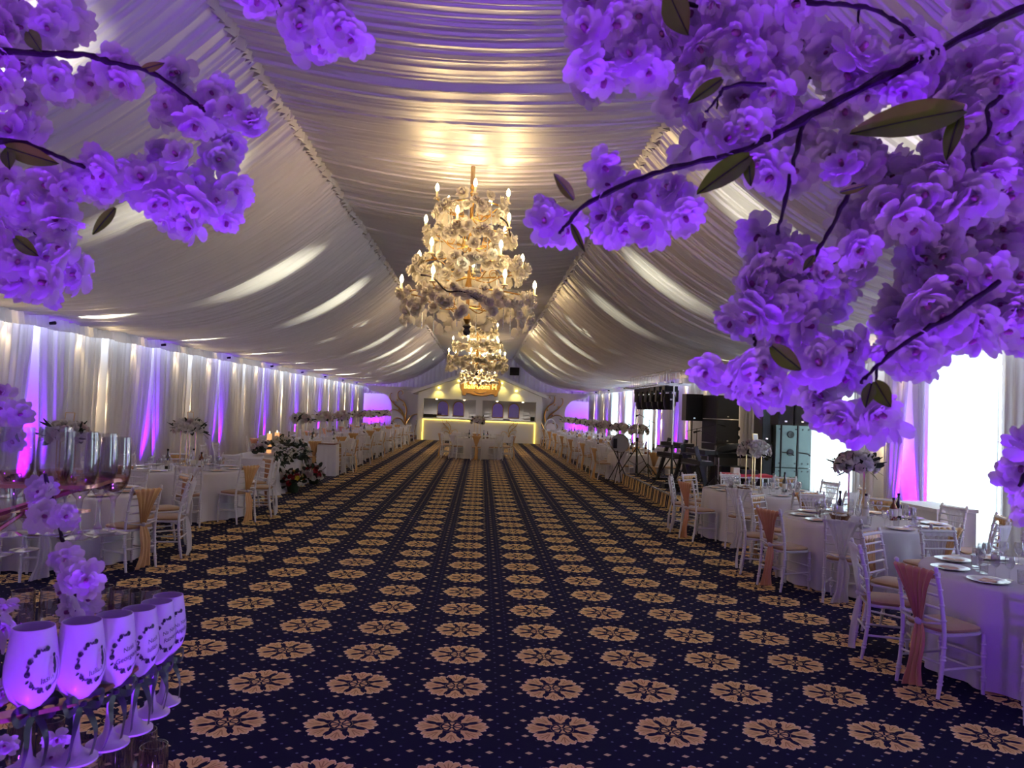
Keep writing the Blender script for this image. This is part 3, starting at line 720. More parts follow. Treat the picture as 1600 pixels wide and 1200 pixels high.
# ---- tableware
def lathe_mesh(nm, prof, n, mt): q = MB().lathe(prof, n).mesh(nm); q.materials.append(mt); flat_by_angle(q, 50); return q
WG = [(0, .0), (.034, .001), (.034, .004), (.006, .010), (.004, .03), (.004, .075), (.014, .088), (.030, .108), (.036, .135), (.034, .165), (.030, .190), (.028, .190), (.032, .165), (.034, .135), (.028, .111), (.012, .092), (0, .088)]
GL_W = lathe_mesh('goblet', WG, 14, GLASS)
GL_T = lathe_mesh('tumbler', [(0, 0), (.03, 0), (.034, .10), (.032, .10), (.028, .006), (0, .006)], 14, GLASS)
PLATE = lathe_mesh('plate', [(0, .004), (.09, .004), (.10, .010), (.145, .016), (.147, .019), (.10, .014), (.085, .009), (0, .009)], 28, PORC)
NAP = MB().grid(lambda u, v: ((u-.5)*.16, (v-.5)*.11, .012+.008*math.sin(u*9)*math.sin(v*6)), 8, 6).mesh('napkin'); NAP.materials.append(NAPK)
BPROF = [(0, 0), (.036, 0), (.037, .01), (.037, .17), (.030, .20), (.014, .235), (.013, .285), (.015, .286), (.015, .30), (0, .30)]
BOT_D = lathe_mesh('bottle', BPROF, 14, BDARK); BOT_A = lathe_mesh('bottle', [(0, 0), (.045, 0), (.045, .15), (.03, .19), (.014, .21), (.014, .25), (0, .25)], 14, BAMB)
BOT_C = lathe_mesh('bottle', BPROF, 14, GLASS); BCAP = lathe_mesh('bottle_cap', [(0, .297), (.016, .297), (.016, .325), (0, .325)], 10, BLACK)
BLAB = lathe_mesh('bottle_label', [(.0378, .05), (.0378, .14)], 14, LABEL)
def bottle(x, y, z, kind, label, group=None):
    o = thing('bottle', label, 'bottle', (x, y, z), x*7, group)
    ob('bottle_body', {'d': BOT_D, 'a': BOT_A, 'c': BOT_C}[kind], None, o)
    ob('bottle_cap', BCAP, None, o, (0, 0, -.05 if kind == 'a' else 0)); ob('bottle_label', BLAB, LABEL, o, scale=(1.22, 1.22, 1) if kind == 'a' else None); return o
def settings(cx, cy, tn, angs, near, seed):
    q = random.Random(seed); z = .759
    for i_, a in enumerate(angs):
        a = math.radians(a); sn = SHORT.get(tn, tn.replace(' of the', '').replace('round table in front of the bar', 'table before the bar')); d = Vector((math.cos(a), math.sin(a))); s = Vector((-d.y, d.x))
        p = d*(TR-.20); o = thing('place_setting_plate', 'white dinner plate, %s place clockwise from the aisle, %s' % (ORD[(len(angs)-i_) % len(angs)], sn), 'plate', (cx+p.x, cy+p.y, z), a, 'plates on the '+tn)
        ob('dish', PLATE, None, o); ob('napkin', NAP, None, o, rot=(0, 0, q.uniform(0, 3)), label='folded peach napkin')
        for k in range(3 if near else 1):
            p = d*(TR-.42+q.uniform(-.03, .03))+s*(-.10+.10*k+q.uniform(-.02, .02))
            g = ob('wine_glass', GL_W if k < 2 else GL_T, None, None, (cx+p.x, cy+p.y, z)); tag(g, '%s at the %s place clockwise, %s' % (('outer clear stemmed glass', 'middle clear stemmed glass', 'clear water tumbler')[k], ORD[(len(angs)-i_) % len(angs)], sn), 'glass', ('stemmed glasses' if k < 2 else 'tumblers')+' on the '+tn)
def fit_kinds(k): return ('gold', 'white')[k % 2]
RT = [(4.66, 5.95, 'nearest round table on the window side', 'r'), (4.75, 9.10, 'round table with the amber bottle by the tall windows', 'r'), (4.66, 12.25, 'round table beside the band gear', 'r')]
LT = [(-5.0, 9.3, 'round table behind the drink glasses', 'l'), (-4.87, 12.75, 'round table before the flower draped head table', 'l')]
SHORT = {RT[0][2]: 'nearest window side table', RT[1][2]: 'amber bottle table', RT[2][2]: 'table by band gear', LT[0][2]: 'table behind drink glasses', LT[1][2]: 'table before head table'}
def ring_of_chairs(cx, cy, tn, a0, kinds, r=1.22, far=False, skip=(), gtxt='', jit=3):
    q = random.Random(int(cx*10+cy*100))
    for k in range(10):
        if k in skip: continue
        a = math.radians(a0+36*k+q.uniform(-jit, jit)*.6); kind = kinds[k % len(kinds)]
        x, y = cx+r*math.cos(a), cy+r*math.sin(a); rz = a+PI/2+math.radians(q.uniform(-jit, jit))
        if far: lb = 'white chair, %s, %s clockwise from the aisle, %s' % (KW[kind].replace('sheer ', '').replace('champagne ', ''), ORD[(10-k) % 10], tn.replace(' of the', '').replace('round table in front of the bar', 'table before the bar')); g = '%s chairs at the %s' % (kind, tn)
        else:
            lb = 'white chair, %s, %s clockwise from the aisle, %s' % (KW[kind].replace('sheer ', '').replace('champagne ', ''), ORD[(10-k) % 10], SHORT[tn]); g = 'chairs at the '+tn
        chair(x, y, rz, kind, lb, g, far)
for i, (x, y, tn, sd) in enumerate(RT):
    table(x, y, ('white draped '+tn), 'round tables', i)
    ring_of_chairs(x, y, tn, 199, ('rose', 'white', 'gold', 'white', 'gold', 'white', 'gold', 'white', 'gold', 'white'), skip=(5,) if i == 0 else ())
    settings(x, y, tn, [199+36*k for k in range(10)], True, i+1)
for i, (x, y, tn, sd) in enumerate(LT):
    table(x, y, ('white draped '+tn), 'round tables', i+1)
    ring_of_chairs(x, y, tn, -29, ('gold', 'white', 'rose', 'white', 'gold', 'white', 'gold', 'white', 'rose', 'white'))
    settings(x, y, tn, [-29+36*k for k in range(10)], True, i+11)
centerpiece(4.72, 9.3, .759, 'tall white rose centerpiece on the table with the amber bottle', 'tall rose centerpieces', 2)
centerpiece(4.55, 12.4, .759, 'tall white rose centerpiece on the table beside the band gear', 'tall rose centerpieces', 3)
centerpiece(-5.2, 9.75, .759, 'blush and white rose centerpiece behind the drink glasses', 'tall rose centerpieces', 4)
centerpiece(-5.0, 13.2, .759, 'tall rose centerpiece on the table before the head table', 'tall rose centerpieces', 6, rr=.24)
for x, y, k, lb in ((5.12, 9.15, 'a', 'amber spirit bottle with dark label on the table by the windows'), (5.22, 9.22, 'd', 'tall dark bottle beside the amber bottle'), (4.52, 9.3, 'd', 'black wine bottle before the gold stand by the windows'), (4.72, 9.05, 'c', 'clear water bottle under the rose centerpiece by the windows'),
                    (4.85, 12.3, 'c', 'clear bottle on the table beside the band gear'), (5.0, 12.2, 'd', 'dark bottle on the table beside the band gear'), (-5.05, 12.5, 'd', 'dark bottle on the table before the head table'), (-4.75, 12.8, 'c', 'clear bottle on the table before the head table'), (-4.6, 12.75, 'a', 'amber bottle on the table before the head table'), (-5.3, 9.2, 'd', 'dark bottle on the table behind the drink glasses')):
    bottle(x, y, .759, k, lb)
def basket(x, y, lb):
    t = thing('bread_basket', lb, 'basket', (x, y, .759), x)
    ob('basket_bowl', MB().lathe([(0, .004), (.10, .004), (.14, .07), (.145, .075), (.10, .012), (0, .012)], 20), WOOD, t, scale=(1.2, .85, 1))
    ob('liner_cloth', MB().grid(lambda u, v: ((u-.5)*.26, (v-.5)*.17, .06+.02*math.sin(u*8)*math.cos(v*7)), 8, 8), PORC, t)
basket(4.35, 8.95, 'wooden bread basket on the table with the amber bottle'); basket(4.3, 12.1, 'wooden bread basket on the table beside the band gear')
t = thing('name_card', 'white folded menu card standing on the table with the amber bottle', 'card', (4.42, 8.62, .759), -.4)
ob('card_leaf', MB().box((0, 0, .05), (.17, .004, .10), Matrix.Rotation(.25, 3, 'X')), PORC, t); ob('card_leaf', MB().box((0, .03, .05), (.17, .004, .10), Matrix.Rotation(-.25, 3, 'X')), PORC, t)
t = thing('storage_chest', 'white box chest under the tall window', 'chest', (6.45, 10.5, 0), .12)
ob('chest_body', MB().box((0, 0, .38), (.6, .9, .76)), WHITE, t); ob('chest_lid', MB().box((0, 0, .79), (.64, .94, .05)), WHITE, t)
# the far rows
k = 0
for side, X, ysl in (('solid wall row', -4.95, (21.4, 24.5, 27.6, 30.8, 33.9, 37.1, 40.2)), ('window row', 4.75, (22.1, 25.2, 28.3, 31.4, 34.5, 37.6, 40.7))):
    for i, y in enumerate(ysl):
        tn = '%s table of the far %s' % (ORD[i], side); k += 1
        table(X, y, 'white draped '+tn, 'far round tables', k); L = X < 0
        ring_of_chairs(X, y, tn, -29 if L else 199, ('white', 'gold', 'white', 'white', 'gold', 'white', 'white', 'rose', 'white', 'gold') if L else ('gold', 'white', 'gold', 'white', 'white', 'gold', 'white'), far=True, jit=8)
        centerpiece(X-.1, y, .759, 'tall rose centerpiece on the '+tn, 'far centerpieces', 30+k, False, hs=.62, rr=.27)
        settings(X, y, tn, [q*60+20 for q in range(6)], False, 50+k)
        for j, (dx, dy, kk, nm) in enumerate(((.3, -.25, 'd', 'dark bottle nearer the windows'), (-.35, -.2, 'd', 'dark bottle nearer the solid wall'), (.2, .3, 'a', 'amber bottle'))): bottle(X+dx, y+dy, .759, kk, '%s on the %s' % (nm, tn), 'bottles on the '+tn)
tn = 'lone round table in front of the bar'
table(-.12, 29.35, 'white draped '+tn, 'far round tables', 2); ring_of_chairs(-.12, 29.35, tn, 270, ('gold', 'white', 'gold', 'white', 'white', 'gold', 'white', 'white', 'gold', 'white'), far=True)
centerpiece(-.12, 29.4, .759, 'tall rose centerpiece on the '+tn, 'far centerpieces', 77, False); settings(-.12, 29.35, tn, [q*45+10 for q in range(8)], False, 90)
for dx, dy, kk, nm in ((-.3, -.4, 'd', 'dark bottle nearer the solid wall'), (.25, -.45, 'd', 'dark bottle nearer the windows'), (.4, .1, 'a', 'amber bottle')): bottle(-.12+dx, 29.35+dy, .759, kk, '%s on the %s' % (nm, tn), 'bottles on the '+tn)
# white throne seat beyond the window row
t = thing('throne_chair', 'white oval backed throne chair beside the far scroll panel', 'armchair', (4.0, 42.2, 0), .3)
ob('seat', MB().box((0, 0, .42), (.6, .55, .12)), CHAIRW, t); 
ob('back_frame', MB().tube([(.33*math.cos(a), .3, .95+.5*math.sin(a)) for a in [2*PI*i/24 for i in range(24)]], .045, 6, closed=True), CHAIRW, t)
ob('back_pad', MB().lathe([(0, 0), (.28, 0), (.28, .05), (0, .06)], 20, (0, .28, .95), Matrix.Rotation(PI/2, 3, 'X')), RPINK, t, scale=(1, 1, 1))
for sx in (-.27, .27):
    for sy in (-.22, .22): ob('leg', MB().tube([(sx, sy, 0), (sx, sy, .38)], .025, 6), CHAIRW, t)
# ---- head table with garland
hx0, hx1, hy0, hy1 = -5.15, -4.22, 15.6, 18.5
ht = thing('head_table', 'long head table under a white floor length cloth by the aisle', 'table', ((hx0+hx1)/2, (hy0+hy1)/2, 0))
A_, B_ = (hx1-hx0)/2, (hy1-hy0)/2
def headcloth(u, v):
    a = u*4; i = int(a) % 4; f = a-int(a)
    c = [(A_, -B_), (A_, B_), (-A_, B_), (-A_, -B_)]; p = Vector(c[i]).lerp(Vector(c[(i+1) % 4]), f)
    if v < .2: return (p.x*v/.2, p.y*v/.2, .78)
    t = (v-.2)/.8; n = Vector(((1, 0), (0, 1), (-1, 0), (0, -1))[i]); s = (f*(2*B_ if i % 2 == 0 else 2*A_))
    o = (.02+.05*t+.035*t*math.sin(s*22+i)+.02*t*math.sin(s*37)+(.10*max(0, t-.85)/.15))
    return (p.x+n.x*o, p.y+n.y*o, lerp(.78, .008, t))
ob('tablecloth', MB().grid(headcloth, 240, 12, True), TCLOTH, ht); ob('tabletop', MB().box((0, 0, .72), (2*A_-.1, 2*B_-.1, .03)), WOOD, ht)
for sx in (-1, 1):
    for sy in (-1, 1): ob('leg', MB().box((sx*(A_-.08), sy*(B_-.1), .37), (.05, .05, .74)), BLACKM, ht)
gq = random.Random(9); gt = thing('flower_garland', 'white rose and dark greenery garland draped over the head table edge', 'garland', (hx1, 16.9, .79))
for k in range(230):
    y = gq.uniform(-1.2, 1.3); x = gq.uniform(-.50, .08); prof = math.sqrt(max(0, 1-((x+.21)/.36)**2))*math.sqrt(max(0.08, 1-(y/1.5)**2)); z = .03+.26*prof*gq.uniform(.5, 1.08)
    if k % 4 == 0: x = .08+gq.uniform(0, .06); z = .04-gq.uniform(0, .18)
    if k % 5 < 2: ob('rose', gq.choice(ROSEW if gq.random() < .85 else ROSEP), None, gt, (x+.02, y, z+.03), aim((gq.uniform(.1, 1), gq.uniform(-.9, .3), gq.uniform(.2, 1)), k), gq.uniform(.7, 1.15))
    ob('leaf', LF_D, None, gt, (x-.02, y+.04, z-.02), aimy((gq.uniform(.0, 1), gq.uniform(-1, 1), gq.uniform(-.4, .7)), k), gq.uniform(1.1, 1.9))
for yc, n in ((-1.0, 60), (1.1, 60)):
    for k in range(n):
        ob('fern_frond', LF_S, None, gt, (gq.uniform(.02, .12), yc+gq.gauss(0, .16), gq.uniform(-.20, .10)), aimy((gq.uniform(.1, .6), gq.uniform(-.8, .8), gq.uniform(-1.0, .1)), k), gq.uniform(.9, 1.5))
for y, lb in ((-.45, 'lit ivory pillar candle on the head table, nearer the camera'), (.15, 'lit ivory pillar candle on the head table, nearer the bar')):
    c = thing('pillar_candle', lb, 'candle', (hx1-.30, 16.9+y, 1.02)); ob('wax', MB().lathe([(0, -.22), (.05, -.22), (.05, .20), (.03, .195), (0, .19)], 14), mat('glowing wax', (.9, .6, .35), .5, emit=(1, .45, .16), es=.8), c); ob('flame', MB().lathe([(0, .195), (.012, .21), (0, .25)], 8), BULB, c)
def floor_bouquet(x, y, lb, cols, seed):
    q = random.Random(seed); t = thing('floor_bouquet', lb, 'bouquet', (x, y, 0), seed)
    ob('wrap_cone', MB().lathe([(0, 0), (.10, 0), (.17, .24), (.15, .25), (0, .10)], 16), LEAFD, t)
    for k in range(44):
        a = q.uniform(0, 2*PI); e = q.uniform(-.15, 1.45); d = Vector((math.cos(a)*math.cos(e), math.sin(a)*math.cos(e), math.sin(e)))
        p = Vector((d.x*.20, d.y*.20, .17+d.z*.26)); c = cols[int(q.random()*len(cols))] if e > .1 else RWHITE
        ob('bloom', with_mat(ROSE[0], c) if (c.name, ) not in FB else FB[(c.name,)], None, t, p, aim(d, k), q.uniform(.7, 1.2))
    for k in range(24):
        a = q.uniform(0, 2*PI); e = q.uniform(-.2, 1.2); d = Vector((math.cos(a)*math.cos(e), math.sin(a)*math.cos(e), math.sin(e)))
        ob('leaf', LF_D, None, t, Vector((d.x*.18, d.y*.18, .18+d.z*.24)), aimy(d, k), q.uniform(1.0, 1.8))
FB = {}
for c in (RRED, RYEL, RWHITE, RPINK): FB[(c.name,)] = with_mat(ROSE[0], c)
floor_bouquet(-3.92, 16.25, 'bouquet with yellow and dark red blooms standing before the head table', (RRED, RRED, RYEL, RWHITE), 3)
floor_bouquet(-3.88, 18.05, 'bouquet of red and white blooms at the bar end of the head table', (RRED, RWHITE, RPINK), 4)
for i, y in enumerate((15.9, 16.7, 17.5)): chair(-5.75, y, -PI/2, 'white', 'white chair behind the head table, %s from the camera end' % ORD[i], 'chairs behind the head table')
sp = thing('serving_stand', 'small square stand under a white cloth beyond the head table', 'stand', (-4.0, 20.2, 0))
def standcloth(u, v):
    a = 2*PI*u; c, s = math.cos(a), math.sin(a); k = .24/max(abs(c), abs(s))
    if v < .2: return (c*k*v/.2, s*k*v/.2, .86)
    t = (v-.2)/.8; o = 1+.12*t+.05*t*math.sin(a*14); return (c*k*o, s*k*o, lerp(.86, .01, t))
ob('stand_cloth', MB().grid(standcloth, 72, 8, True), TCLOTH, sp); ob('stand_top', MB().box((0, 0, .84), (.44, .44, .03)), WOOD, sp)
# ================================================================== CHANDELIERS
def silk_mesh(name, seed, R=.055):            # ruffled silk blossom
    q = random.Random(seed); m = MB()
    for ring, (n, tilt, L, W) in enumerate(((5, .95, .75, .42), (6, .5, .95, .50), (7, .08, 1.05, .52))):
        for k in range(n):
            a = 2*PI*(k+q.random()*.3)/n+ring*.5
            M = Matrix.Rotation(a, 4, 'Z') @ Matrix.Translation((0, R*.06, -R*.12*ring)) @ Matrix.Rotation(tilt+q.uniform(-.2, .2), 4, 'X')
            petal_grid(m, M, L*R, W*R, .12*R, 3, 3, .10*R, .12)
    me = m.mesh(name); return me
SILK = [with_mat(silk_mesh('blossom', s), RCREAM) for s in (4, 5, 6)]
cand = MB().lathe([(0, 0), (.035, .0), (.03, .012), (.012, .018), (.012, .075), (0, .075)], 10).mesh('candle_sleeve'); cand.materials.append(CANDLE)
bulb = MB().lathe([(0, .075), (.012, .082), (.021, .105), (.017, .135), (.006, .158), (0, .163)], 10).mesh('bulb'); bulb.materials.append(BULB)
def chandelier(x, y, label, ztop, seed, near=True):
    q = random.Random(seed); z0 = 2.90; t = thing('chandelier', label, 'chandelier', (x, y, z0), seed*.3, 'tiered flower chandeliers')
    H = ztop-z0
    ob('ceiling_rose', MB().lathe([(0, H), (.03, H), (.028, H-.26), (0, H-.26)], 12), GOLDP, t)
    ob('rod', MB().tube([(0, 0, H-.26), (0, 0, H-.30), (0, 0, H-.34), (0, 0, H-.37), (0, 0, H-.42), (0, 0, H-.47), (0, 0, 1.1)], [.012, .03, .012, .03, .012, .022, .012], 8), GOLD, t)
    ob('column', MB().lathe([(0, .10), (.02, .12), (.05, .18), (.02, .28), (.025, .5), (.045, .62), (.02, .72), (.02, 1.1), (.04, 1.2), (.018, 1.3), (.018, 1.65), (.0, 1.66)], 12), GOLD, t)
    ob('finial', MB().lathe([(0, -.03), (.035, -.02), (.05, .02), (.03, .06), (.06, .09), (.02, .12), (0, .12)], 12), BARK, t)
    tiers = [(1.62, .42, 42, 5), (1.25, .52, 56, 5), (.84, .66, 74, 5), (.46, .80, 124, 6)]
    for z, r, nf, nb in tiers:
        ring = ob('ring', MB().tube([(r*math.cos(a), r*math.sin(a), z) for a in [2*PI*i/40 for i in range(40)]], .010, 6, closed=True), GOLD, t)
        for k in range(nb):
            a = 2*PI*(k+.3)/nb+z; c, s = math.cos(a), math.sin(a)
            arm = spline([(.03*c, .03*s, z-.12), (r*.4*c, r*.4*s, z-.16), (r*.75*c, r*.75*s, z-.02), (r*c, r*s, z+.02), ((r+.06)*c, (r+.06)*s, z+.06)], 5)
            ar = ob('arm', MB().tube(arm, .008, 6), GOLD, t)
            cu = ob('scroll', MB().tube([(r*.55*c+.0, r*.55*s, 0)]+[] if False else [(c*(r*.5+.07*math.cos(b)*(1-b/14)), s*(r*.5+.07*math.cos(b)*(1-b/14)), z-.05+.07*math.sin(b)*(1-b/14)) for b in [.45*i for i in range(22)]], .006, 5), GOLD, t)
            cs = ob('candle', cand, None, t, ((r+.06)*c, (r+.06)*s, z+.06), scale=1.25); ob('bulb', bulb, None, cs, label='lit flame shaped bulb'); near and lamp('candle_glow', 'POINT', ((r+.13)*c, (r+.13)*s, z+.22), {1.62: .8, 1.25: 3.2, .84: 4.4, .46: 4.6}[z], (1, .68, .30), t, None, .03)
        for k in range(nf):
            a = 2*PI*(k+q.uniform(-.3, .3))/nf; rr = r+q.gauss(.02, .035); zz = z+q.gauss(-.04, .055)
            if z < .6: zz = z+q.choice((.02, -.05, -.13, -.22, -.30))+q.uniform(-.04, .04)-.04*math.sin(a*5)
            d = Vector((math.cos(a), math.sin(a), q.uniform(-.5, .6)))
            ob('blossom', SILK[k % 3], None, t, (rr*math.cos(a), rr*math.sin(a), zz), aim(d, q.uniform(0, 6)), q.uniform(1.15, 1.7))
        for k in range(6 if z < .9 else 4):
            a = 2*PI*(k+.6)/6+z; L_ = .22 if z > .6 else .42
            pts = [(r*.75*math.cos(a), r*.75*math.sin(a), z-.02-L_*i/24) for i in range(25)]
            ob('crystal_string', MB().tube(pts, [.003 if i % 2 else .008 for i in range(25)], 5), CHROME, t)
        for k in range(1):                      # dark twisted twigs among the flowers
            a0 = q.uniform(0, 6.28); pts = spline([((r+.05)*math.cos(a0+b*.22), (r+.07)*math.sin(a0+b*.22), z+.16-.08*b+.05*math.sin(b*2.3)) for b in range(5)], 4)
            ob('twig', MB().tube(pts, [.014-.0005*i for i in range(len(pts))], 5), BARK, t)
    for z, r in ((1.85, .24), (1.35, .3), (.95, .34), (.35, .4)):
        lamp('candle_glow', 'POINT', (0, 0, z), (7 if near else 110) if z < 1.8 else (4 if near else 8), (1, .72, .38), t, None, .22)
    return t
chandelier(-.23, 9.75, 'nearest tiered gold chandelier wrapped in cream silk blossoms', 5.10, 1)
chandelier(-.18, 22.0, 'second flower chandelier hanging behind the nearest one', 5.10, 2)
chandelier(-.15, 33.8, 'farthest flower chandelier just in front of the bar sign', 5.10, 3, False)
# ================================================================== BAND CORNER
SX0, SX1, SY0, SY1, SZ = 3.95, 7.05, 15.3, 20.75, .30
stg = thing('stage', 'low carpeted stage with a metal edge along the window wall', 'stage', (0, 0, 0))
ob('stage_deck', MB().box(((SX0+SX1)/2, (SY0+SY1)/2, SZ/2), (SX1-SX0, SY1-SY0, SZ)), CARPET, stg)
ob('edge_trim', MB().box((SX0, (SY0+SY1)/2, SZ), (.04, SY1-SY0, .03)), CHROME, stg)
def tripod(t, x, y, z0, h, r, mt, top=1.0, n=3, a0=.4):
    for k in range(n):
        a = a0+2*PI*k/n; ob('tripod_leg', MB().tube([(x, y, z0+h), (x+r*math.cos(a), y+r*math.sin(a), z0+.01)], .014, 6), mt, t)
        ob('tripod_strut', MB().tube([(x, y, z0+h*.35), (x+r*.5*math.cos(a), y+r*.5*math.sin(a), z0+h*.5)], .008, 5), mt, t)
# lighting truss on two stands
tr = thing('lighting_truss', 'aluminium lighting truss on two stands over the stage edge', 'truss', (0, 0, 0))
nA, fA = Vector((4.2, 16.4, 0)), Vector((4.22, 20.2, 0)); zt = 2.62
for p, lb in ((nA, 'near'), (fA, 'far')):
    ob('pole', MB().tube([(p.x, p.y, SZ+.05), (p.x, p.y, 1.3)], .024, 10), BLACKM, tr); ob('mast', MB().tube([(p.x, p.y, 1.25), (p.x, p.y, zt)], .017, 10), CHROME, tr)
    tripod(tr, p.x, p.y, SZ, .75, .5, BLACKM); ob('collar', MB().lathe([(0, 1.2), (.035, 1.2), (.035, 1.3), (0, 1.3)], 10, (p.x, p.y, 0)), BLACK, tr)
    ob('cross_arm', MB().box((p.x, p.y, zt), (.75, .05, .05)), CHROME, tr)
for dx, dz in ((-.14, .02), (.14, .02), (-.14, .30), (.14, .30)):
    ob('truss_chord', MB().tube([(4.2+dx, 16.2, zt+dz), (4.22+dx, 20.5, zt+dz)], .014, 8), CHROME, tr)
for k in range(16):
    y = 16.25+k*.28
    for dx in (-.14, .14): ob('truss_brace', MB().tube([(4.2+dx, y, zt+.02), (4.2+dx, y+(.0 if k % 3 else .15), zt+.30)], .007, 5), CHROME, tr)
for k in range(6):
    y = 16.75+k*.6
    t = thing('moving_head_light', 'black moving head light hung under the truss, %s from the near stand' % ORD[k], 'stage light', (4.2, y, zt-.03), .1*k, 'moving heads under the truss')
    ob('lamp_base', MB().box((0, 0, -.06), (.30, .24, .12)), BLACK, t); [ob('lamp_yoke', MB().box((q_, 0, -.22), (.03, .12, .26)), BLACK, t) for q_ in (-.17, .17)]
    ob('lamp_head', MB().lathe([(0, -.20), (.10, -.20), (.135, -.10), (.14, .06), (.11, .16), (0, .17)], 16, (0, 0, -.33)), BLACK, t)
    ob('lamp_lens', MB().lathe([(0, -.202), (.085, -.202)], 16, (0, 0, -.33)), CHROME, t); ob('badge', MB().box((0, -.14, -.30), (.05, .004, .035)), PORC, t)
# loudspeakers
def speaker_box(t, c, d, nm='cabinet'):
    ob(nm, MB().box(c, d), BLACK, t); ob('grille', MB().box((c[0]-.0, c[1]-d[1]/2-.006, c[2]), (d[0]*.9, .012, d[2]*.92)), GRILLE, t)
    ob('badge', MB().box((c[0], c[1]-d[1]/2-.014, c[2]-d[2]*.4), (.05, .006, .03)), CHROME, t)
t = thing('pole_speaker', 'black speaker on a tripod pole beside the tall dark speaker stack', 'loudspeaker', (5.72, 20.3, SZ)); speaker_box(t, (0, 0, 1.87), (.46, .42, .72))
ob('pole', MB().tube([(0, 0, .1), (0, 0, 1.55)], .018, 8), BLACKM, t); tripod(t, 0, 0, 0, .75, .30, BLACKM)
t = thing('speaker_stack', 'tall black speaker stack at the back of the stage', 'loudspeaker', (6.32, 19.75, SZ), .25)
for k, (h, z0) in enumerate(((.95, 0), (.62, .96), (.62, 1.59))): speaker_box(t, (0, 0, z0+h/2), (.66, .7, h-.01))
for k in (1.35, 1.12): ob('caster', MB().lathe([(0, -.03), (.06, -.03), (.06, .03), (0, .03)], 12, (.40, -.2, k), Matrix.Rotation(PI/2, 3, 'X')), BLACK, t)
ob('silver_corner', MB().box((-.335, -.36, .45), (.03, .03, .9)), CHROME, t)
t = thing('speaker_tower', 'narrow black speaker tower beside the grey green cabinets', 'loudspeaker', (6.08, 16.1, SZ)); speaker_box(t, (0, 0, .55), (.2, .6, 1.1)); speaker_box(t, (0, 0, 1.62), (.2, .5, 1.0))
t = thing('cabinet_stack', 'grey green speaker cabinets turned backwards by the window', 'cabinet', (6.6, 16.05, SZ), .05)
for z0, h in ((0, .62), (.63, .9)):
    c = ob('cabinet_case', MB().box((0, 0, z0+h/2), (.76, .6, h-.01)), TEAL, t)
    for x in (-.18, .2): ob('panel_line', MB().box((.12, -.302, z0+h/2), (.008, .006, h-.04)), BLACK, c) if x > 0 else None
    for x in (-.3, .05, .2, .33):
        for dz in (.1, -.1): ob('bolt', MB().lathe([(0, 0), (.018, 0), (.016, .012), (0, .012)], 8, (x, -.305, z0+h/2+dz*h*4), Matrix.Rotation(PI/2, 3, 'X')), BLACKM, c)
for z in (.36, .95, 1.33):
    ob('handle', MB().lathe([(0, 0), (.075, 0), (.07, .02), (0, .012)], 16, (-.06, -.305, z), Matrix.Rotation(PI/2, 3, 'X')), BLACK, t)
for x, lb in ((5.95, 'black speaker on a pole in front of the grey green cabinets, aisle side'), (6.28, 'black speaker on a pole in front of the grey green cabinets, window side')):
    t = thing('pole_speaker', lb, 'loudspeaker', (x, 14.75, 0), .05); speaker_box(t, (0, 0, 2.22), (.31, .36, .78))
    ob('pole', MB().tube([(.0, 0, .1), (.0, 0, 1.86)], .02, 8), BLACKM, t); tripod(t, .0, 0, 0, .8, .15, BLACKM)
    ob('mic_arm', MB().tube([(0, 0, 1.3), (.2, -.02, 1.28), (.26, -.02, 1.24)], .014, 6), BLACKM, t)
# drum on stand
t = thing('drum', 'round single headed drum tilted on a black tripod', 'drum', (3.78, 20.4, 0))
Md = Matrix.Rotation(PI/2-.12, 3, 'X')
ob('shell', MB().lathe([(.235, -.06), (.25, -.06), (.25, .06), (.235, .06)], 28, (0, 0, 1.12), Md), BLACK, t)
ob('drum_skin', MB().lathe([(0, .05), (.236, .05)], 28, (0, 0, 1.12), Md), mat('drum skin', (.34, .31, .35), .6), t)
ob('hoop', MB().tube([(Vector((0, 0, 1.12))+Md @ Vector((.245*math.cos(a), .245*math.sin(a), .062))) for a in [2*PI*i/28 for i in range(28)]], .012, 6, closed=True), CHROME, t)
ob('control_box', MB().box((-.13, -.09, 1.12), (.10, .03, .26)), BLACK, t)
for a in (2.5, -.6, 1.1, -2.2): ob('stand_leg', MB().tube([(.16*math.cos(a+PI), .12*math.sin(a+PI), .92), (.34*math.cos(a), .42*math.sin(a), .01)], .014, 6), BLACKM, t)
# keyboards on slanting stands
def keyboard(lb, x, y, z0, rz, tilt, h):
    t = thing('keyboard', lb, 'keyboard', (x, y, z0), rz)
    for sx in (-.42, .42):
        ob('stand_upright', MB().box((sx, .0, h*.55), (.05, .09, h*1.25), Matrix.Rotation(tilt, 3, 'X')), BLACKM, t); ob('stand_foot', MB().box((sx, -.02, .025), (.05, .62, .05)), BLACKM, t)
    for k, z in enumerate((h*.72, h)):
        ob('keyboard_body', MB().box((0, -.05-.1*k, z), (1.15, .30, .09)), BLACK, t); ob('keys', MB().box((0, -.10-.1*k, z+.048), (1.05, .15, .015)), PORC, t); ob('support_arm', MB().box((0, .02, z-.06), (.9, .28, .03)), BLACKM, t)
keyboard('double keyboard stand facing the far tables on the stage', 4.75, 18.6, SZ, PI/2+.25, .30, .92)
keyboard('double keyboard stand nearer the truss pole on the stage', 4.85, 16.9, SZ, PI/2+.1, -.30, .85)
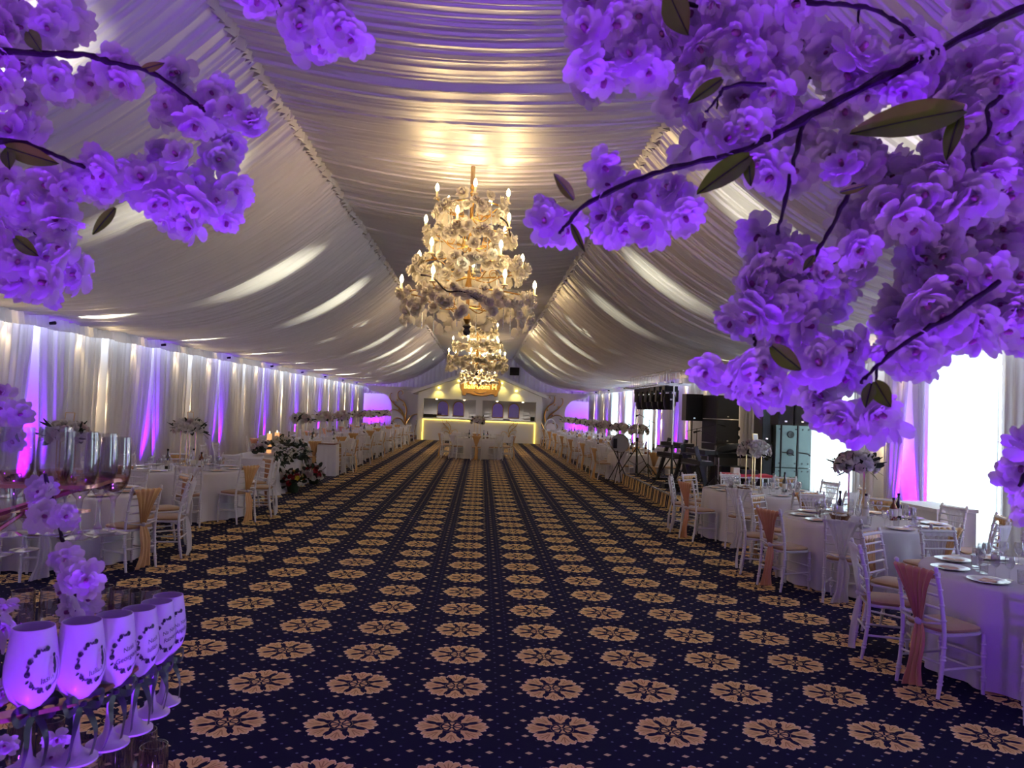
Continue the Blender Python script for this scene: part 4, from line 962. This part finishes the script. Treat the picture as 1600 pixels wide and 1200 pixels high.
# boom microphone stands
def mic(lb, x, y, z0, h, bx, by):
    t = thing('microphone_stand', lb, 'microphone stand', (x, y, z0)); tripod(t, 0, 0, 0, .35, .3, BLACKM)
    ob('pole', MB().tube([(0, 0, .1), (0, 0, h)], .010, 6), BLACKM, t); ob('boom', MB().tube([(-bx*.5, -by*.5, h-.08), (bx, by, h+.12)], .007, 6), BLACKM, t)
    ob('microphone', MB().tube([(bx, by, h+.12), (bx*1.2, by*1.2, h+.10), (bx*1.25, by*1.25, h+.095), (bx*1.4, by*1.4, h+.08)], [.012, .014, .024, .022], 8), BLACK, t)
mic('black boom microphone stand behind the keyboards', 5.2, 18.0, SZ, 1.35, .45, -.15); mic('black boom microphone stand by the dark speaker stack', 5.15, 16.35, SZ, 1.2, -.3, .2); mic('black microphone stand at the far truss stand', 4.4, 19.6, SZ, 1.5, -.2, .3)
# amplifier, cables and a mixing desk
t = thing('floor_amplifier', 'low black amplifier behind the keyboards', 'amplifier', (5.5, 19.0, SZ), .3); speaker_box(t, (0, 0, .22), (.6, .35, .44))
t = thing('mixing_desk', 'dark mixing desk piled with bags on a frame stand', 'mixing desk', (5.75, 17.2, SZ), .2)
ob('desk_top', MB().box((0, 0, .78), (.95, .6, .10)), BLACK, t); ob('soft_bag', MB().lathe([(0, 0), (.30, .04), (.36, .14), (.22, .26), (0, .30)], 14), BLACK, t, (0, 0, .84), (0, -.25, 0), (1.1, .6, .6))
for sx in (-.42, .42):
    for sy in (-.25, .25): ob('leg', MB().tube([(sx, sy, 0), (sx, sy, .74)], .016, 6), CHROME, t)
ob('rack_box', MB().box((0, 0, .3), (.7, .5, .45)), BLACK, t)
t = thing('side_table', 'small table with a red cover below the mixing desk', 'table', (5.35, 15.0, 0)); ob('red_cover', MB().box((0, 0, .80), (.95, .4, .05)), REDC, t); ob('table_top', MB().box((0, 0, .765), (.9, .38, .03)), WHITE, t)
for sx in (-.4, .4):
    for sy in (-.15, .15): ob('leg', MB().tube([(sx, sy, 0), (sx, sy, .75)], .015, 6), CHROME, t)
t = thing('mixer_unit', 'white and black mixer unit on the red covered table', 'mixer', (5.25, 15.0, .826)); ob('mixer_body', MB().box((.15, 0, .04), (.35, .22, .08)), BLACK, t); ob('mixer_side', MB().box((-.12, 0, .06), (.12, .2, .12)), PORC, t)
q = random.Random(4)
for k, (x, y) in enumerate(((4.35, 17.0), (4.5, 16.2), (4.6, 17.7))):
    t = thing('pedal_board', 'black effects pedal on the stage floor, %s along the metal edge' % ORD[k], 'pedal', (x, y, SZ), .4*k); ob('pedal_body', MB().box((0, 0, .05), (.35, .25, .10)), BLACK, t); ob('pedal_plate', MB().box((0, -.02, .105), (.2, .12, .012), Matrix.Rotation(.1, 3, 'X')), CHROME, t)
# ================================================================== CHERRY BLOSSOM IN FRONT OF THE LENS
def sakura_mesh(seed, R=.0245):
    q = random.Random(seed); m = MB()
    for ring, (n, tilt, L, W) in enumerate(((3, .9, .62, .30), (5, .50, .92, .44), (5, .08, 1.12, .52))):
        for k in range(n):
            a = 2*PI*(k+q.uniform(-.2, .2))/n+ring*.6
            M = Matrix.Rotation(a, 4, 'Z') @ Matrix.Translation((0, R*.05, -R*.10*ring)) @ Matrix.Rotation(tilt+q.uniform(-.25, .25), 4, 'X')
            petal_grid(m, M, L*R*q.uniform(.9, 1.1), W*R, .16*R*q.uniform(-1, 1), 5, 6, .06*R, .16, 1)
    me = m.mesh('blossom'); me.materials.append(PETAL); return me
SAK = [sakura_mesh(s) for s in range(5)]
HEART = MB().lathe([(0, .0), (.0035, .004), (.003, .012), (0, .014)], 7).mesh('stamens'); HEART.materials.append(PETALC)
def blossoms(t, clusters, seed, depth, size=1.0, dens=1.0):
    q = random.Random(seed); base = Vector(t.location)
    for cl in clusters:
        px, py, r = cl[:3]; dz = cl[3] if len(cl) > 3 else 0
        n = max(1, int(round(dens*(r/21.5)**2)))
        for k in range(n):
            a = q.uniform(0, 2*PI); rr = max(0, r-13)*math.sqrt((k+.5)/n)
            d = depth+dz+q.uniform(-.08, .08)+.02*k/n
            p = P(px+rr*math.cos(a+k*2.4), py+rr*math.sin(a+k*2.4), d)
            v = Vector((0, 0, CAMH))-p; v.normalize(); dr = v+Vector((q.uniform(-1, 1), q.uniform(-.6, .6), q.uniform(-1.1, .7)))*1.1
            s = size*q.uniform(.85, 1.25)
            b = ob('blossom', SAK[q.randrange(5)], None, t, p-base, aim(dr, q.uniform(0, 6)), s); ob('stamens', HEART, None, b)
def branch(t, pix, depth, r0, r1, name='twig'):
    base = Vector(t.location)
    pts = spline([P(x, y, depth+(pp[0] if pp else 0))-base for x, y, *pp in pix], 6); n = len(pts); q = random.Random(int(pix[0][0]))
    rr = [lerp(r0, r1, i/n)*(1+.18*math.sin(i*1.9)+(.35 if i % 7 == 3 else 0)) for i in range(n)]
    ob(name, MB().tube([p+Vector((q.uniform(-1, 1), q.uniform(-1, 1), q.uniform(-1, 1)))*.0012 for p in pts], rr, 7), BARK, t)
def leaf(t, x0, y0, x1, y1, wpx, depth, roll=0.0, mt=None):       # from stem end to tip
    base = Vector(t.location); a = P(x0, y0, depth); b = P(x1, y1, depth-.02); L = (b-a).length; W = wpx/FPX*depth/2
    d = (b-a).normalized(); v = (Vector((0, 0, CAMH))-a).normalized(); nrm = (v-d*v.dot(d)).normalized(); nrm = Matrix.Rotation(roll, 3, d) @ nrm; sx = d.cross(nrm)
    m = MB()
    def fn(u, v_):
        s = 2*u-1; w_ = W*(math.sin(PI*min(1, v_*.93+.04))**.75)*(1-.25*v_)
        return a-base+d*(L*v_)+sx*(s*w_)+nrm*(.25*W*abs(s)-.10*L*v_*v_+.03*W*math.sin(v_*25)*abs(s))
    m.grid(fn, 6, 10); lf = ob('leaf', m, mt or LEAFY, t)
    ob('midrib', MB().tube([fn(.5, k/8)+nrm*.0006 for k in range(9)], .0007, 4), LEAFD, lf)
rb = thing('blossom_branch', 'long pale cherry blossom branch sweeping in from the window side', 'blossom branch', P(1640, 0, 1.05))
branch(rb, [(1700, -20), (1610, 8), (1500, 62), (1360, 132), (1250, 190), (1160, 236), (1080, 256), (990, 283), (912, 322), (887, 350), (874, 364)], .93, .0062, .0018, 'branch')
branch(rb, [(1256, 185), (1238, 262), (1222, 330), (1214, 368)], .93, .003, .0018); branch(rb, [(1335, 285), (1302, 350), (1276, 396), (1265, 418)], .92, .003, .0018)
branch(rb, [(1236, 2), (1300, 6), (1360, 14), (1402, 34), (1440, 66)], .93, .0032, .002); branch(rb, [(1198, 131), (1140, 134), (1122, 152), (1102, 176)], .92, .0028, .0012); branch(rb, [(1122, 152), (1120, 170)], 1.06, .0016, .001)
branch(rb, [(1566, 150), (1542, 172), (1546, 205), (1520, 240), (1522, 268)], .90, .003, .0016); branch(rb, [(1342, 14), (1338, 60)], 1.1, .002, .001)
branch(rb, [(1560, 440), (1490, 490), (1438, 520), (1384, 560), (1352, 590), (1345, 600)], .91, .0034, .0016); branch(rb, [(1290, 118), (1255, 122)], 1.05, .003, .0016)
branch(rb, [(1180, 540), (1178, 520)], 1.0, .002, .0015); branch(rb, [(1372, 565), (1368, 600)], 1.0, .002, .0012); branch(rb, [(1110, 0), (1090, 8), (1040, 0)], 1.0, .003, .003)
RC = [(930, 30, 55), (965, 75, 50), (925, 110, 48), (1000, 35, 50), (1000, 100, 40), (1060, 60, 55), (1120, 40, 60), (1090, 105, 45), (1065, 150, 32), (1180, 45, 55), (1175, 95, 52), (1235, 75, 50), (1230, 25, 40), (1290, 85, 45), (1330, 75, 32), (1325, 120, 30),
      (862, 335, 32), (880, 352, 26), (945, 275, 34), (960, 318, 40), (958, 352, 32), (1010, 310, 40), (1050, 320, 38), (1065, 335, 24), (1010, 345, 28), (1092, 222, 34), (1120, 225, 28), (1155, 150, 30), (1155, 195, 30), (1205, 145, 36), (1230, 190, 42), (1205, 255, 38), (1235, 268, 30), (1262, 205, 30),
      (1340, 165, 44), (1365, 130, 36), (1420, 125, 38), (1440, 100, 40), (1480, 130, 50), (1535, 100, 55), (1590, 110, 50), (1500, 180, 50), (1560, 170, 55), (1480, 225, 46), (1590, 215, 50), (1540, 245, 50), (1325, 248, 42), (1355, 265, 34), (1420, 280, 46), (1470, 285, 52), (1530, 300, 56), (1590, 300, 55), (1400, 320, 48), (1455, 340, 56), (1515, 365, 56), (1580, 370, 56), (1370, 330, 40), (1335, 345, 34),
      (1190, 375, 34), (1215, 400, 46), (1175, 430, 44), (1225, 445, 52), (1165, 480, 44), (1210, 495, 50), (1265, 470, 46), (1290, 425, 46), (1325, 410, 40), (1340, 370, 36), (1255, 515, 30), (1160, 510, 30), (1310, 455, 30),
      (1450, 410, 42), (1500, 420, 50), (1555, 430, 54), (1600, 440, 50), (1450, 455, 42), (1500, 470, 48), (1560, 485, 52), (1600, 500, 45), (1540, 515, 36), (1480, 505, 36), (1445, 490, 30), (1400, 480, 28), (1405, 510, 30), (1415, 545, 36), (1440, 555, 30), (1395, 550, 26), (1455, 535, 26),
      (1115, 582, 26), (1150, 590, 34), (1185, 580, 32), (1170, 615, 24), (1215, 600, 30), (1240, 595, 22), (1305, 535, 30), (1330, 548, 24), (1295, 575, 30), (1325, 595, 30), (1285, 615, 28), (1300, 640, 32), (1345, 650, 36), (1375, 650, 26), (1320, 660, 24), (1505, 18, 26), (1420, 62, 20)]
blossoms(rb, RC, 5, 1.0, 1.05, 1.25)
for a in ((1505, 172, 1338, 202, 62), (1500, 178, 1478, 245, 30), (1172, 244, 1092, 298, 44), (1170, 246, 1172, 288, 22), (896, 312, 867, 272, 22), (893, 350, 912, 392, 14), (1046, -10, 1072, 52, 52), (1128, 124, 1078, 158, 26), (1206, 540, 1250, 578, 36), (1368, 596, 1390, 635, 34), (1362, 600, 1352, 634, 24), (1312, 300, 1355, 290, 16), (1272, 400, 1256, 420, 14)):
    leaf(rb, *a, .90, .3)
re_ = thing('blossom_branch', 'short cherry blossom spray at the window side edge of the view', 'blossom branch', P(1640, 720, .95))
branch(re_, [(1680, 640), (1630, 700), (1590, 760)], .96, .004, .002, 'branch'); blossoms(re_, [(1585, 725, 26), (1582, 755, 24), (1605, 775, 26), (1608, 800, 22), (1606, 700, 20)], 8, 1.0, .9, 1.2)
lt_ = thing('blossom_branch', 'upper cherry blossom branch reaching in from the glass stand side', 'blossom branch', P(-40, 60, 1.15))
branch(lt_, [(-60, 70), (40, 82), (130, 85), (172, 97), (238, 114), (300, 156), (320, 174)], 1.04, .005, .002, 'branch'); branch(lt_, [(142, 90), (152, 100)], 1.16, .002, .001); branch(lt_, [(20, 0), (30, 3), (-10, -6)], 1.16, .004, .003)
blossoms(lt_, [(15, 25, 38), (10, 75, 40), (35, 95, 34), (98, 18, 28), (120, 35, 22), (85, 42, 26), (65, 120, 32), (92, 115, 30), (95, 140, 26), (175, 112, 28), (150, 132, 24), (200, 120, 26), (270, 115, 26), (268, 150, 24), (285, 175, 26), (255, 172, 24), (340, 140, 26), (335, 180, 32), (365, 190, 32), (395, 195, 24), (310, 200, 28), (365, 228, 28), (345, 240, 26), (40, 155, 24), (0, 130, 30)], 11, 1.13, 1.0, 1.3)
for a in ((45, 50, 62, 78, 28), (222, 108, 254, 100, 16)): leaf(lt_, *a, 1.04, .2)
ll = thing('blossom_branch', 'lower cherry blossom branch above the glass stand', 'blossom branch', P(-40, 230, 1.15))
branch(ll, [(-60, 215), (30, 222), (80, 240), (132, 261)], 1.04, .005, .002, 'branch'); branch(ll, [(40, 340), (62, 374), (76, 392)], 1.15, .003, .0015)
blossoms(ll, [(30, 195, 32), (15, 215, 28), (50, 215, 24), (75, 285, 28), (115, 280, 36), (160, 265, 36), (170, 290, 34), (215, 280, 36), (235, 300, 36), (270, 245, 32), (275, 285, 40), (310, 300, 40), (340, 310, 36), (300, 335, 36), (260, 330, 34), (350, 335, 26), (365, 300, 24), (25, 300, 38), (50, 325, 36), (10, 345, 34), (80, 335, 30), (95, 350, 24), (20, 390, 36), (60, 400, 34), (95, 395, 28), (110, 425, 30), (75, 435, 34), (40, 425, 34), (25, 445, 24), (70, 455, 20), (0, 420, 30)], 13, 1.13, 1.0, 1.35)
for a in ((10, 230, 84, 255, 34), (12, 235, 14, 262, 24), (180, 325, 145, 365, 20), (24, 372, 56, 398, 26)): leaf(ll, *a, 1.04, .2)
tc = thing('blossom_branch', 'cherry blossom tuft hanging down from the top of the view', 'blossom branch', P(470, -60, 1.05))
branch(tc, [(440, -40), (448, 10), (470, 40)], 1.06, .003, .0015, 'branch'); blossoms(tc, [(470, 30, 30), (505, 50, 34), (530, 40, 30), (490, 65, 28), (520, 20, 32), (400, 2, 24), (545, 55, 24), (470, 5, 24)], 17, 1.03, 1.0, 1.35); leaf(tc, 432, -8, 448, 38, 22, 1.03, .3)

# ================================================================== GLASS STAND
st = thing('glass_stand', 'rose gold tree shaped stand holding glasses in slotted shelves', 'glass stand', (-1.27, 1.62, 0))
ob('trunk', MB().tube([(0, 0, 0), (.01, 0, .8), (-.01, .01, 1.5), (0, 0, 2.3)], [.05, .045, .04, .03], 10), ROSEG, st); ob('base_plate', MB().lathe([(0, 0), (.38, 0), (.38, .02), (0, .025)], 28), ROSEG, st)
def shelf(z, pix, w_=.045):                       # a narrow curved plate with keyhole slots under a row of glasses
    ps = [P(px, py, d) for px, py, d in pix]; ps = [ps[0]+(ps[0]-ps[1])*1.2]+ps+[ps[-1]+(ps[-1]-ps[-2])*.35+Vector((-.03, .03, 0))]
    pts = spline([Vector((p.x+1.27, p.y-1.62, z)) for p in ps], 6); vs = []; n = len(pts)
    for k, p in enumerate(pts):
        t = pts[min(k+1, n-1)]-pts[max(k-1, 0)]; sd = Vector((-t.y, t.x, 0)).normalized()*w_/2
        vs += [p-sd, p+sd, p+sd+Vector((0, 0, .007)), p-sd+Vector((0, 0, .007))]
    m = MB(); m.add(vs, [(4*k+a, 4*k+(a+1) % 4, 4*k+4+(a+1) % 4, 4*k+4+a) for k in range(n-1) for a in range(4)]+[(0, 1, 2, 3), tuple(4*n-4+a for a in (3, 2, 1, 0))])
    s = ob('shelf', m, ROSEG, st)
    for k in (2, n//2): ob('shelf_arm', MB().tube([(0, 0, z-.16), pts[k]*.5+Vector((0, 0, z*.5-.09)), pts[k]], .006, 6), ROSEG, s)
C0 = Vector((-1.27, 1.62))
FL = [(0, 0), (.036, .001), (.036, .003), (.010, .008), (.0045, .02), (.004, .055), (.006, .075), (.016, .088), (.026, .104), (.031, .125), (.031, .16), (.0285, .205), (.0272, .205), (.0295, .16), (.0293, .125), (.024, .106), (.014, .092), (0, .088)]
FLUTE = lathe_mesh('glass_bowl', FL, 24, GLASS)
DRINK = lathe_mesh('drink', [(0, .0885), (.0138, .0925), (.0236, .1063), (.0287, .122), (0, .122)], 20, WINE)
def flute(px, py, d, lb, grp, hang=0.0, drink=True, s=1.0):
    p = P(px, py, d); t = thing('drink_glass', lb, 'glass', p, px, grp); t.scale = (s, s, s)
    ob('glass_bowl', FLUTE, None, t)
    if drink: ob('drink', DRINK, None, t, label='pink drink')
ROW = ((18, 836, 1.38), (79, 833, 1.40), (121, 841, 1.40), (152, 832, 1.50), (174, 834, 1.54)); shelf(1.772, ROW)
for i, (px, py, d) in enumerate(ROW):
    flute(px, py, d, 'clear glass with pink drink on the top shelf, %s from the curtain side' % ORD[i], 'glasses on the top shelf', s=.96)
shelf(1.63, ((-3, 868, 1.95), (38, 860, 2.0), (110, 845, 2.0)))
for i, (px, py, d) in enumerate(((-3, 868, 1.95), (38, 860, 2.0))):
    flute(px, py, d, 'clear glass low behind the top shelf, %s' % ('half cut by the picture edge' if i == 0 else 'foot showing between the stems'), 'glasses behind the top shelf', s=.95)
ROW = ((30, 1040, 2.08), (75, 1036, 2.1), (154, 1032, 2.1), (182, 1034, 2.12), (202, 1036, 2.15), (230, 1036, 2.1), (252, 1040, 2.14)); shelf(1.275, ROW)
for i, (px, py, d) in enumerate(ROW):
    flute(px, py, d, 'clear empty glass behind the white goblets, %s from the picture edge' % ORD[i], 'clear glasses behind the goblets', drink=False)
ROW = ((26, 1262, 1.85), (74, 1254, 1.88), (130, 1285, 1.80), (174, 1298, 1.78), (219, 1272, 1.86), (236, 1296, 1.84), (232, 1310, 1.70)); shelf(1.0, ROW)
for i, (px, py, d) in enumerate(ROW):
    flute(px, py, d, 'clear empty glass on the lowest shelf, %s from the picture edge' % ORD[i], 'clear glasses on the lowest shelf', drink=False)
# white printed goblets
GP = [(0, 0), (.037, .001), (.037, .004), (.022, .010), (.009, .022), (.0055, .045), (.005, .075), (.007, .092), (.020, .100), (.034, .116), (.0405, .138), (.0400, .16), (.0355, .19), (.0310, .215), (.0298, .215), (.0343, .19), (.0388, .16), (.0392, .138), (.033, .118), (.019, .103), (0, .098)]
GOB = lathe_mesh('goblet_glass', GP, 36, FROST)
def rad(z): return interp([.100, .116, .138, .16, .19, .215], [.020, .034, .0405, .0400, .0355, .0310], z)
def wrap(a, z, off=.0006): r = rad(z)+off; return (r*math.cos(a), r*math.sin(a), z)
def wrap_text(s, size, a0, z, nm, tilt=0):
    me = text_mesh(s, size)
    me.materials.clear()
    for v in me.vertices:
        x, y = v.co.x, v.co.y; y2 = y+x*tilt; v.co = wrap(a0+x/.040, z+y2)
    return me
def disc_wrap(m, a, z, r, n=8, sq=1.0, rot=0):
    c = [wrap(a, z, .0007)]+[wrap(a+(r*(math.cos(t)*math.cos(rot)-sq*math.sin(t)*math.sin(rot)))/.040, z+r*(math.cos(t)*math.sin(rot)+sq*math.sin(t)*math.cos(rot)), .0007) for t in [2*PI*i/n for i in range(n)]]
    m.add(c, [(0, i+1, (i+1) % n+1) for i in range(n)])
def goblet(px, py, d, lb, lines, i, spin):
    p = P(px, py, d); t = thing('printed_goblet', lb, 'goblet', p, spin, 'white printed goblets')
    ob('goblet_glass', GOB, None, t); t.scale = (.9, .9, 1)
    q = random.Random(3); a0 = 0.0; zc = .158
    wr_ = MB(); wd = MB()
    for k in range(26):                          # wreath of small roses and leaves, open towards the names
        th = PI*.40+k*(PI*1.22)/25; a = a0+.026*math.cos(th)/.040; z = zc+.030*math.sin(th)
        if k % 4 == 1: disc_wrap(wd, a, z, .0042*q.uniform(.7, 1.15), 9)
        else: disc_wrap(wr_ if k % 3 else wd, a+q.uniform(-.05, .05), z+q.uniform(-.003, .003), .0032, 7, .5, q.uniform(0, 3))
    if i < 2:                                    # standing couple print
        cp = MB(); disc_wrap(cp, a0+.42, zc+.003, .013, 10, .28, PI/2); disc_wrap(cp, a0+.42, zc+.018, .0032, 8); ob('groom_print', cp, INK, t)
        cp = MB(); disc_wrap(cp, a0+.24, zc-.001, .013, 10, .42, PI/2); disc_wrap(cp, a0+.26, zc+.015, .003, 8); ob('bride_print', cp, mat('pale print', (.72, .60, .66), .6), t)
    ob('wreath_roses', wd, INK, t); ob('wreath_leaves', wr_, INKP, t)
    vine = [wrap(a0+.026*math.cos(th)/.040, zc+.030*math.sin(th), .0008) for th in [PI*1.6+k*.07 for k in range(26)]]
    ob('wreath_vine', MB().tube(vine, .0004, 4), INKP, t)
    for k, (s, size, dz) in enumerate(lines):
        ob('lettering', wrap_text(s, size, a0+.10, zc+dz, 'lettering', .22), INK, t)
    # ribbon bow round the stem
    rb_ = MB(); zr = .090
    rb_.tube([(.011*math.cos(a), .011*math.sin(a), zr) for a in [2*PI*k/12 for k in range(12)]], .004, 6, closed=True)
    ob('ribbon_band', rb_, RIBB, t)
    def strip(pts, w0): 
        pts = spline([Vector(p_) for p_ in pts], 5); m = MB(); vs = []
        for j, p_ in enumerate(pts):
            tdir = (pts[min(j+1, len(pts)-1)]-pts[max(j-1, 0)]).normalized(); sd = tdir.cross(Vector((1, .2, 0))).normalized()*w0/2
            sd = Matrix.Rotation(.35*math.sin(j*.4), 3, tdir) @ sd; vs += [p_-sd, p_+sd]
        m.add(vs, [(2*j, 2*j+1, 2*j+3, 2*j+2) for j in range(len(pts)-1)]); return m
    qq = random.Random(i)
    for sg in (-1, 1):
        ob('ribbon_loop', strip([(.012, 0, zr), (.020, sg*.018, zr+.012), (.018, sg*.034, zr+.008), (.020, sg*.026, zr-.008), (.013, 0, zr)], .012), RIBB, t)
        ob('ribbon_tail', strip([(.013, 0, zr), (.020, sg*.012, zr-.02), (.022+qq.uniform(-.004, .01), sg*.018, zr-.05), (.018, sg*(.016+qq.uniform(-.008, .012)), zr-.095)], .011), RIBB, t)
    ob('ribbon_knot', MB().lathe([(0, -.006), (.007, -.003), (.007, .003), (0, .006)], 8, (.014, 0, zr)), RIBB, t)
GB = [(40, 1207, 1.12, [('Iasm', .012, -.014)], 'white goblet printed with a couple and one name, foremost of the row'), (116, 1188, 1.17, [('Iulian', .012, -.014)], 'white goblet printed with a couple and a name, second of the row'),
      (168, 1164, 1.25, [('Nasii', .011, .006), ('Georgiana', .0115, -.008)], 'white goblet with a long script name, third of the row'), (207, 1141, 1.34, [('Nasii', .011, .006), ('Iulian', .0115, -.008)], 'white goblet half hidden, fourth of the row'),
      (236, 1116, 1.45, [('Na Nasii', .0105, .006), ('Razvan', .0115, -.008)], 'white goblet with two script lines, fifth of the row'), (254, 1099, 1.51, [('Na Nasii', .0105, .006), ('Angela', .0115, -.008)], 'white goblet with two script lines, farthest of the row')]
for i, (px, py, d, ln, lb) in enumerate(GB): goblet(px, py, d, lb, ln, i, math.radians(-62+30+ i*1.5))
shelf(P(116, 1188, 1.17).z+.090, [g[:3] for g in GB], .03)
bl = thing('blossom_string', 'vertical string of pale silk blossoms before the glass stand', 'blossom branch', P(110, 860, 1.25))
branch(bl, [(70, 740), (95, 830), (112, 900), (118, 960), (116, 1010)], 1.27, .003, .003, 'stem'); blossoms(bl, [(60, 768, 22), (72, 800, 22), (100, 812, 18), (105, 880, 20), (118, 905, 22), (105, 920, 20), (130, 940, 20), (112, 960, 20), (135, 905, 14)], 23, 1.24, .95, 1.5)
b2 = thing('blossom_string', 'pale silk blossoms behind the first tall glass', 'blossom branch', P(10, 660, 1.6)); branch(b2, [(-20, 640), (10, 650), (30, 690)], 1.6, .003, .002, 'stem'); blossoms(b2, [(5, 640, 26), (25, 655, 24), (10, 680, 26), (0, 620, 20)], 29, 1.58, 1.0, 1.2)
b3 = thing('blossom_string', 'pale silk blossoms at the picture edge beside the goblets', 'blossom branch', P(0, 970, 1.2)); branch(b3, [(-20, 900), (-5, 960), (0, 1040)], 1.2, .003, .002, 'stem'); blossoms(b3, [(2, 945, 22), (8, 975, 22), (0, 1000, 20), (0, 1090, 24), (5, 1160, 22), (90, 1150, 20), (80, 1180, 20)], 31, 1.2, .8, 1.4)
# purple uplights at the foot of the blossom trees; added unseen lamps for fill
for x, y, tx, e, sp_, col_, lb in ((-.55, .55, (-.2, .45, 1.7), 230, 95, VIOLET, 'purple uplight at the foot of the glass stand'), (1.25, .45, (-.5, .5, 1.9), 330, 95, VIOLET, 'purple uplight at the foot of the blossom tree on the window side'),
                        (.35, -.7, (.25, 1.5, 2.2), 80, 90, (.66, .34, .95), 'purple uplight on the floor behind the photographer'), (2.5, 2.1, (.7, 1.2, 1.6), 230, 120, (.24, .02, 1), 'purple uplight on the carpet near the nearest window side table'),  # added fill: lilac on the blossoms, purple on the nearest table
                        (-3.4, -1.5, (.2, .8, 1.9), 850, 100, (.34, .0, 1), 'purple floor wash light behind the photographer on the solid wall side'), (3.6, -1.5, (-.2, .8, 1.9), 850, 100, (.34, .0, 1), 'purple floor wash light behind the photographer on the window side')):  # added pair that tints the near ceiling purple
    t = thing('uplight', lb, 'lamp', (x, y, 0)); ob('lamp_housing', upm, BLACK, t); ob('lens', upl, LENS, t)
    lamp('uplight_beam', 'SPOT', (0, 0, .15), e, col_, t, tx, .06, sp_, .9)
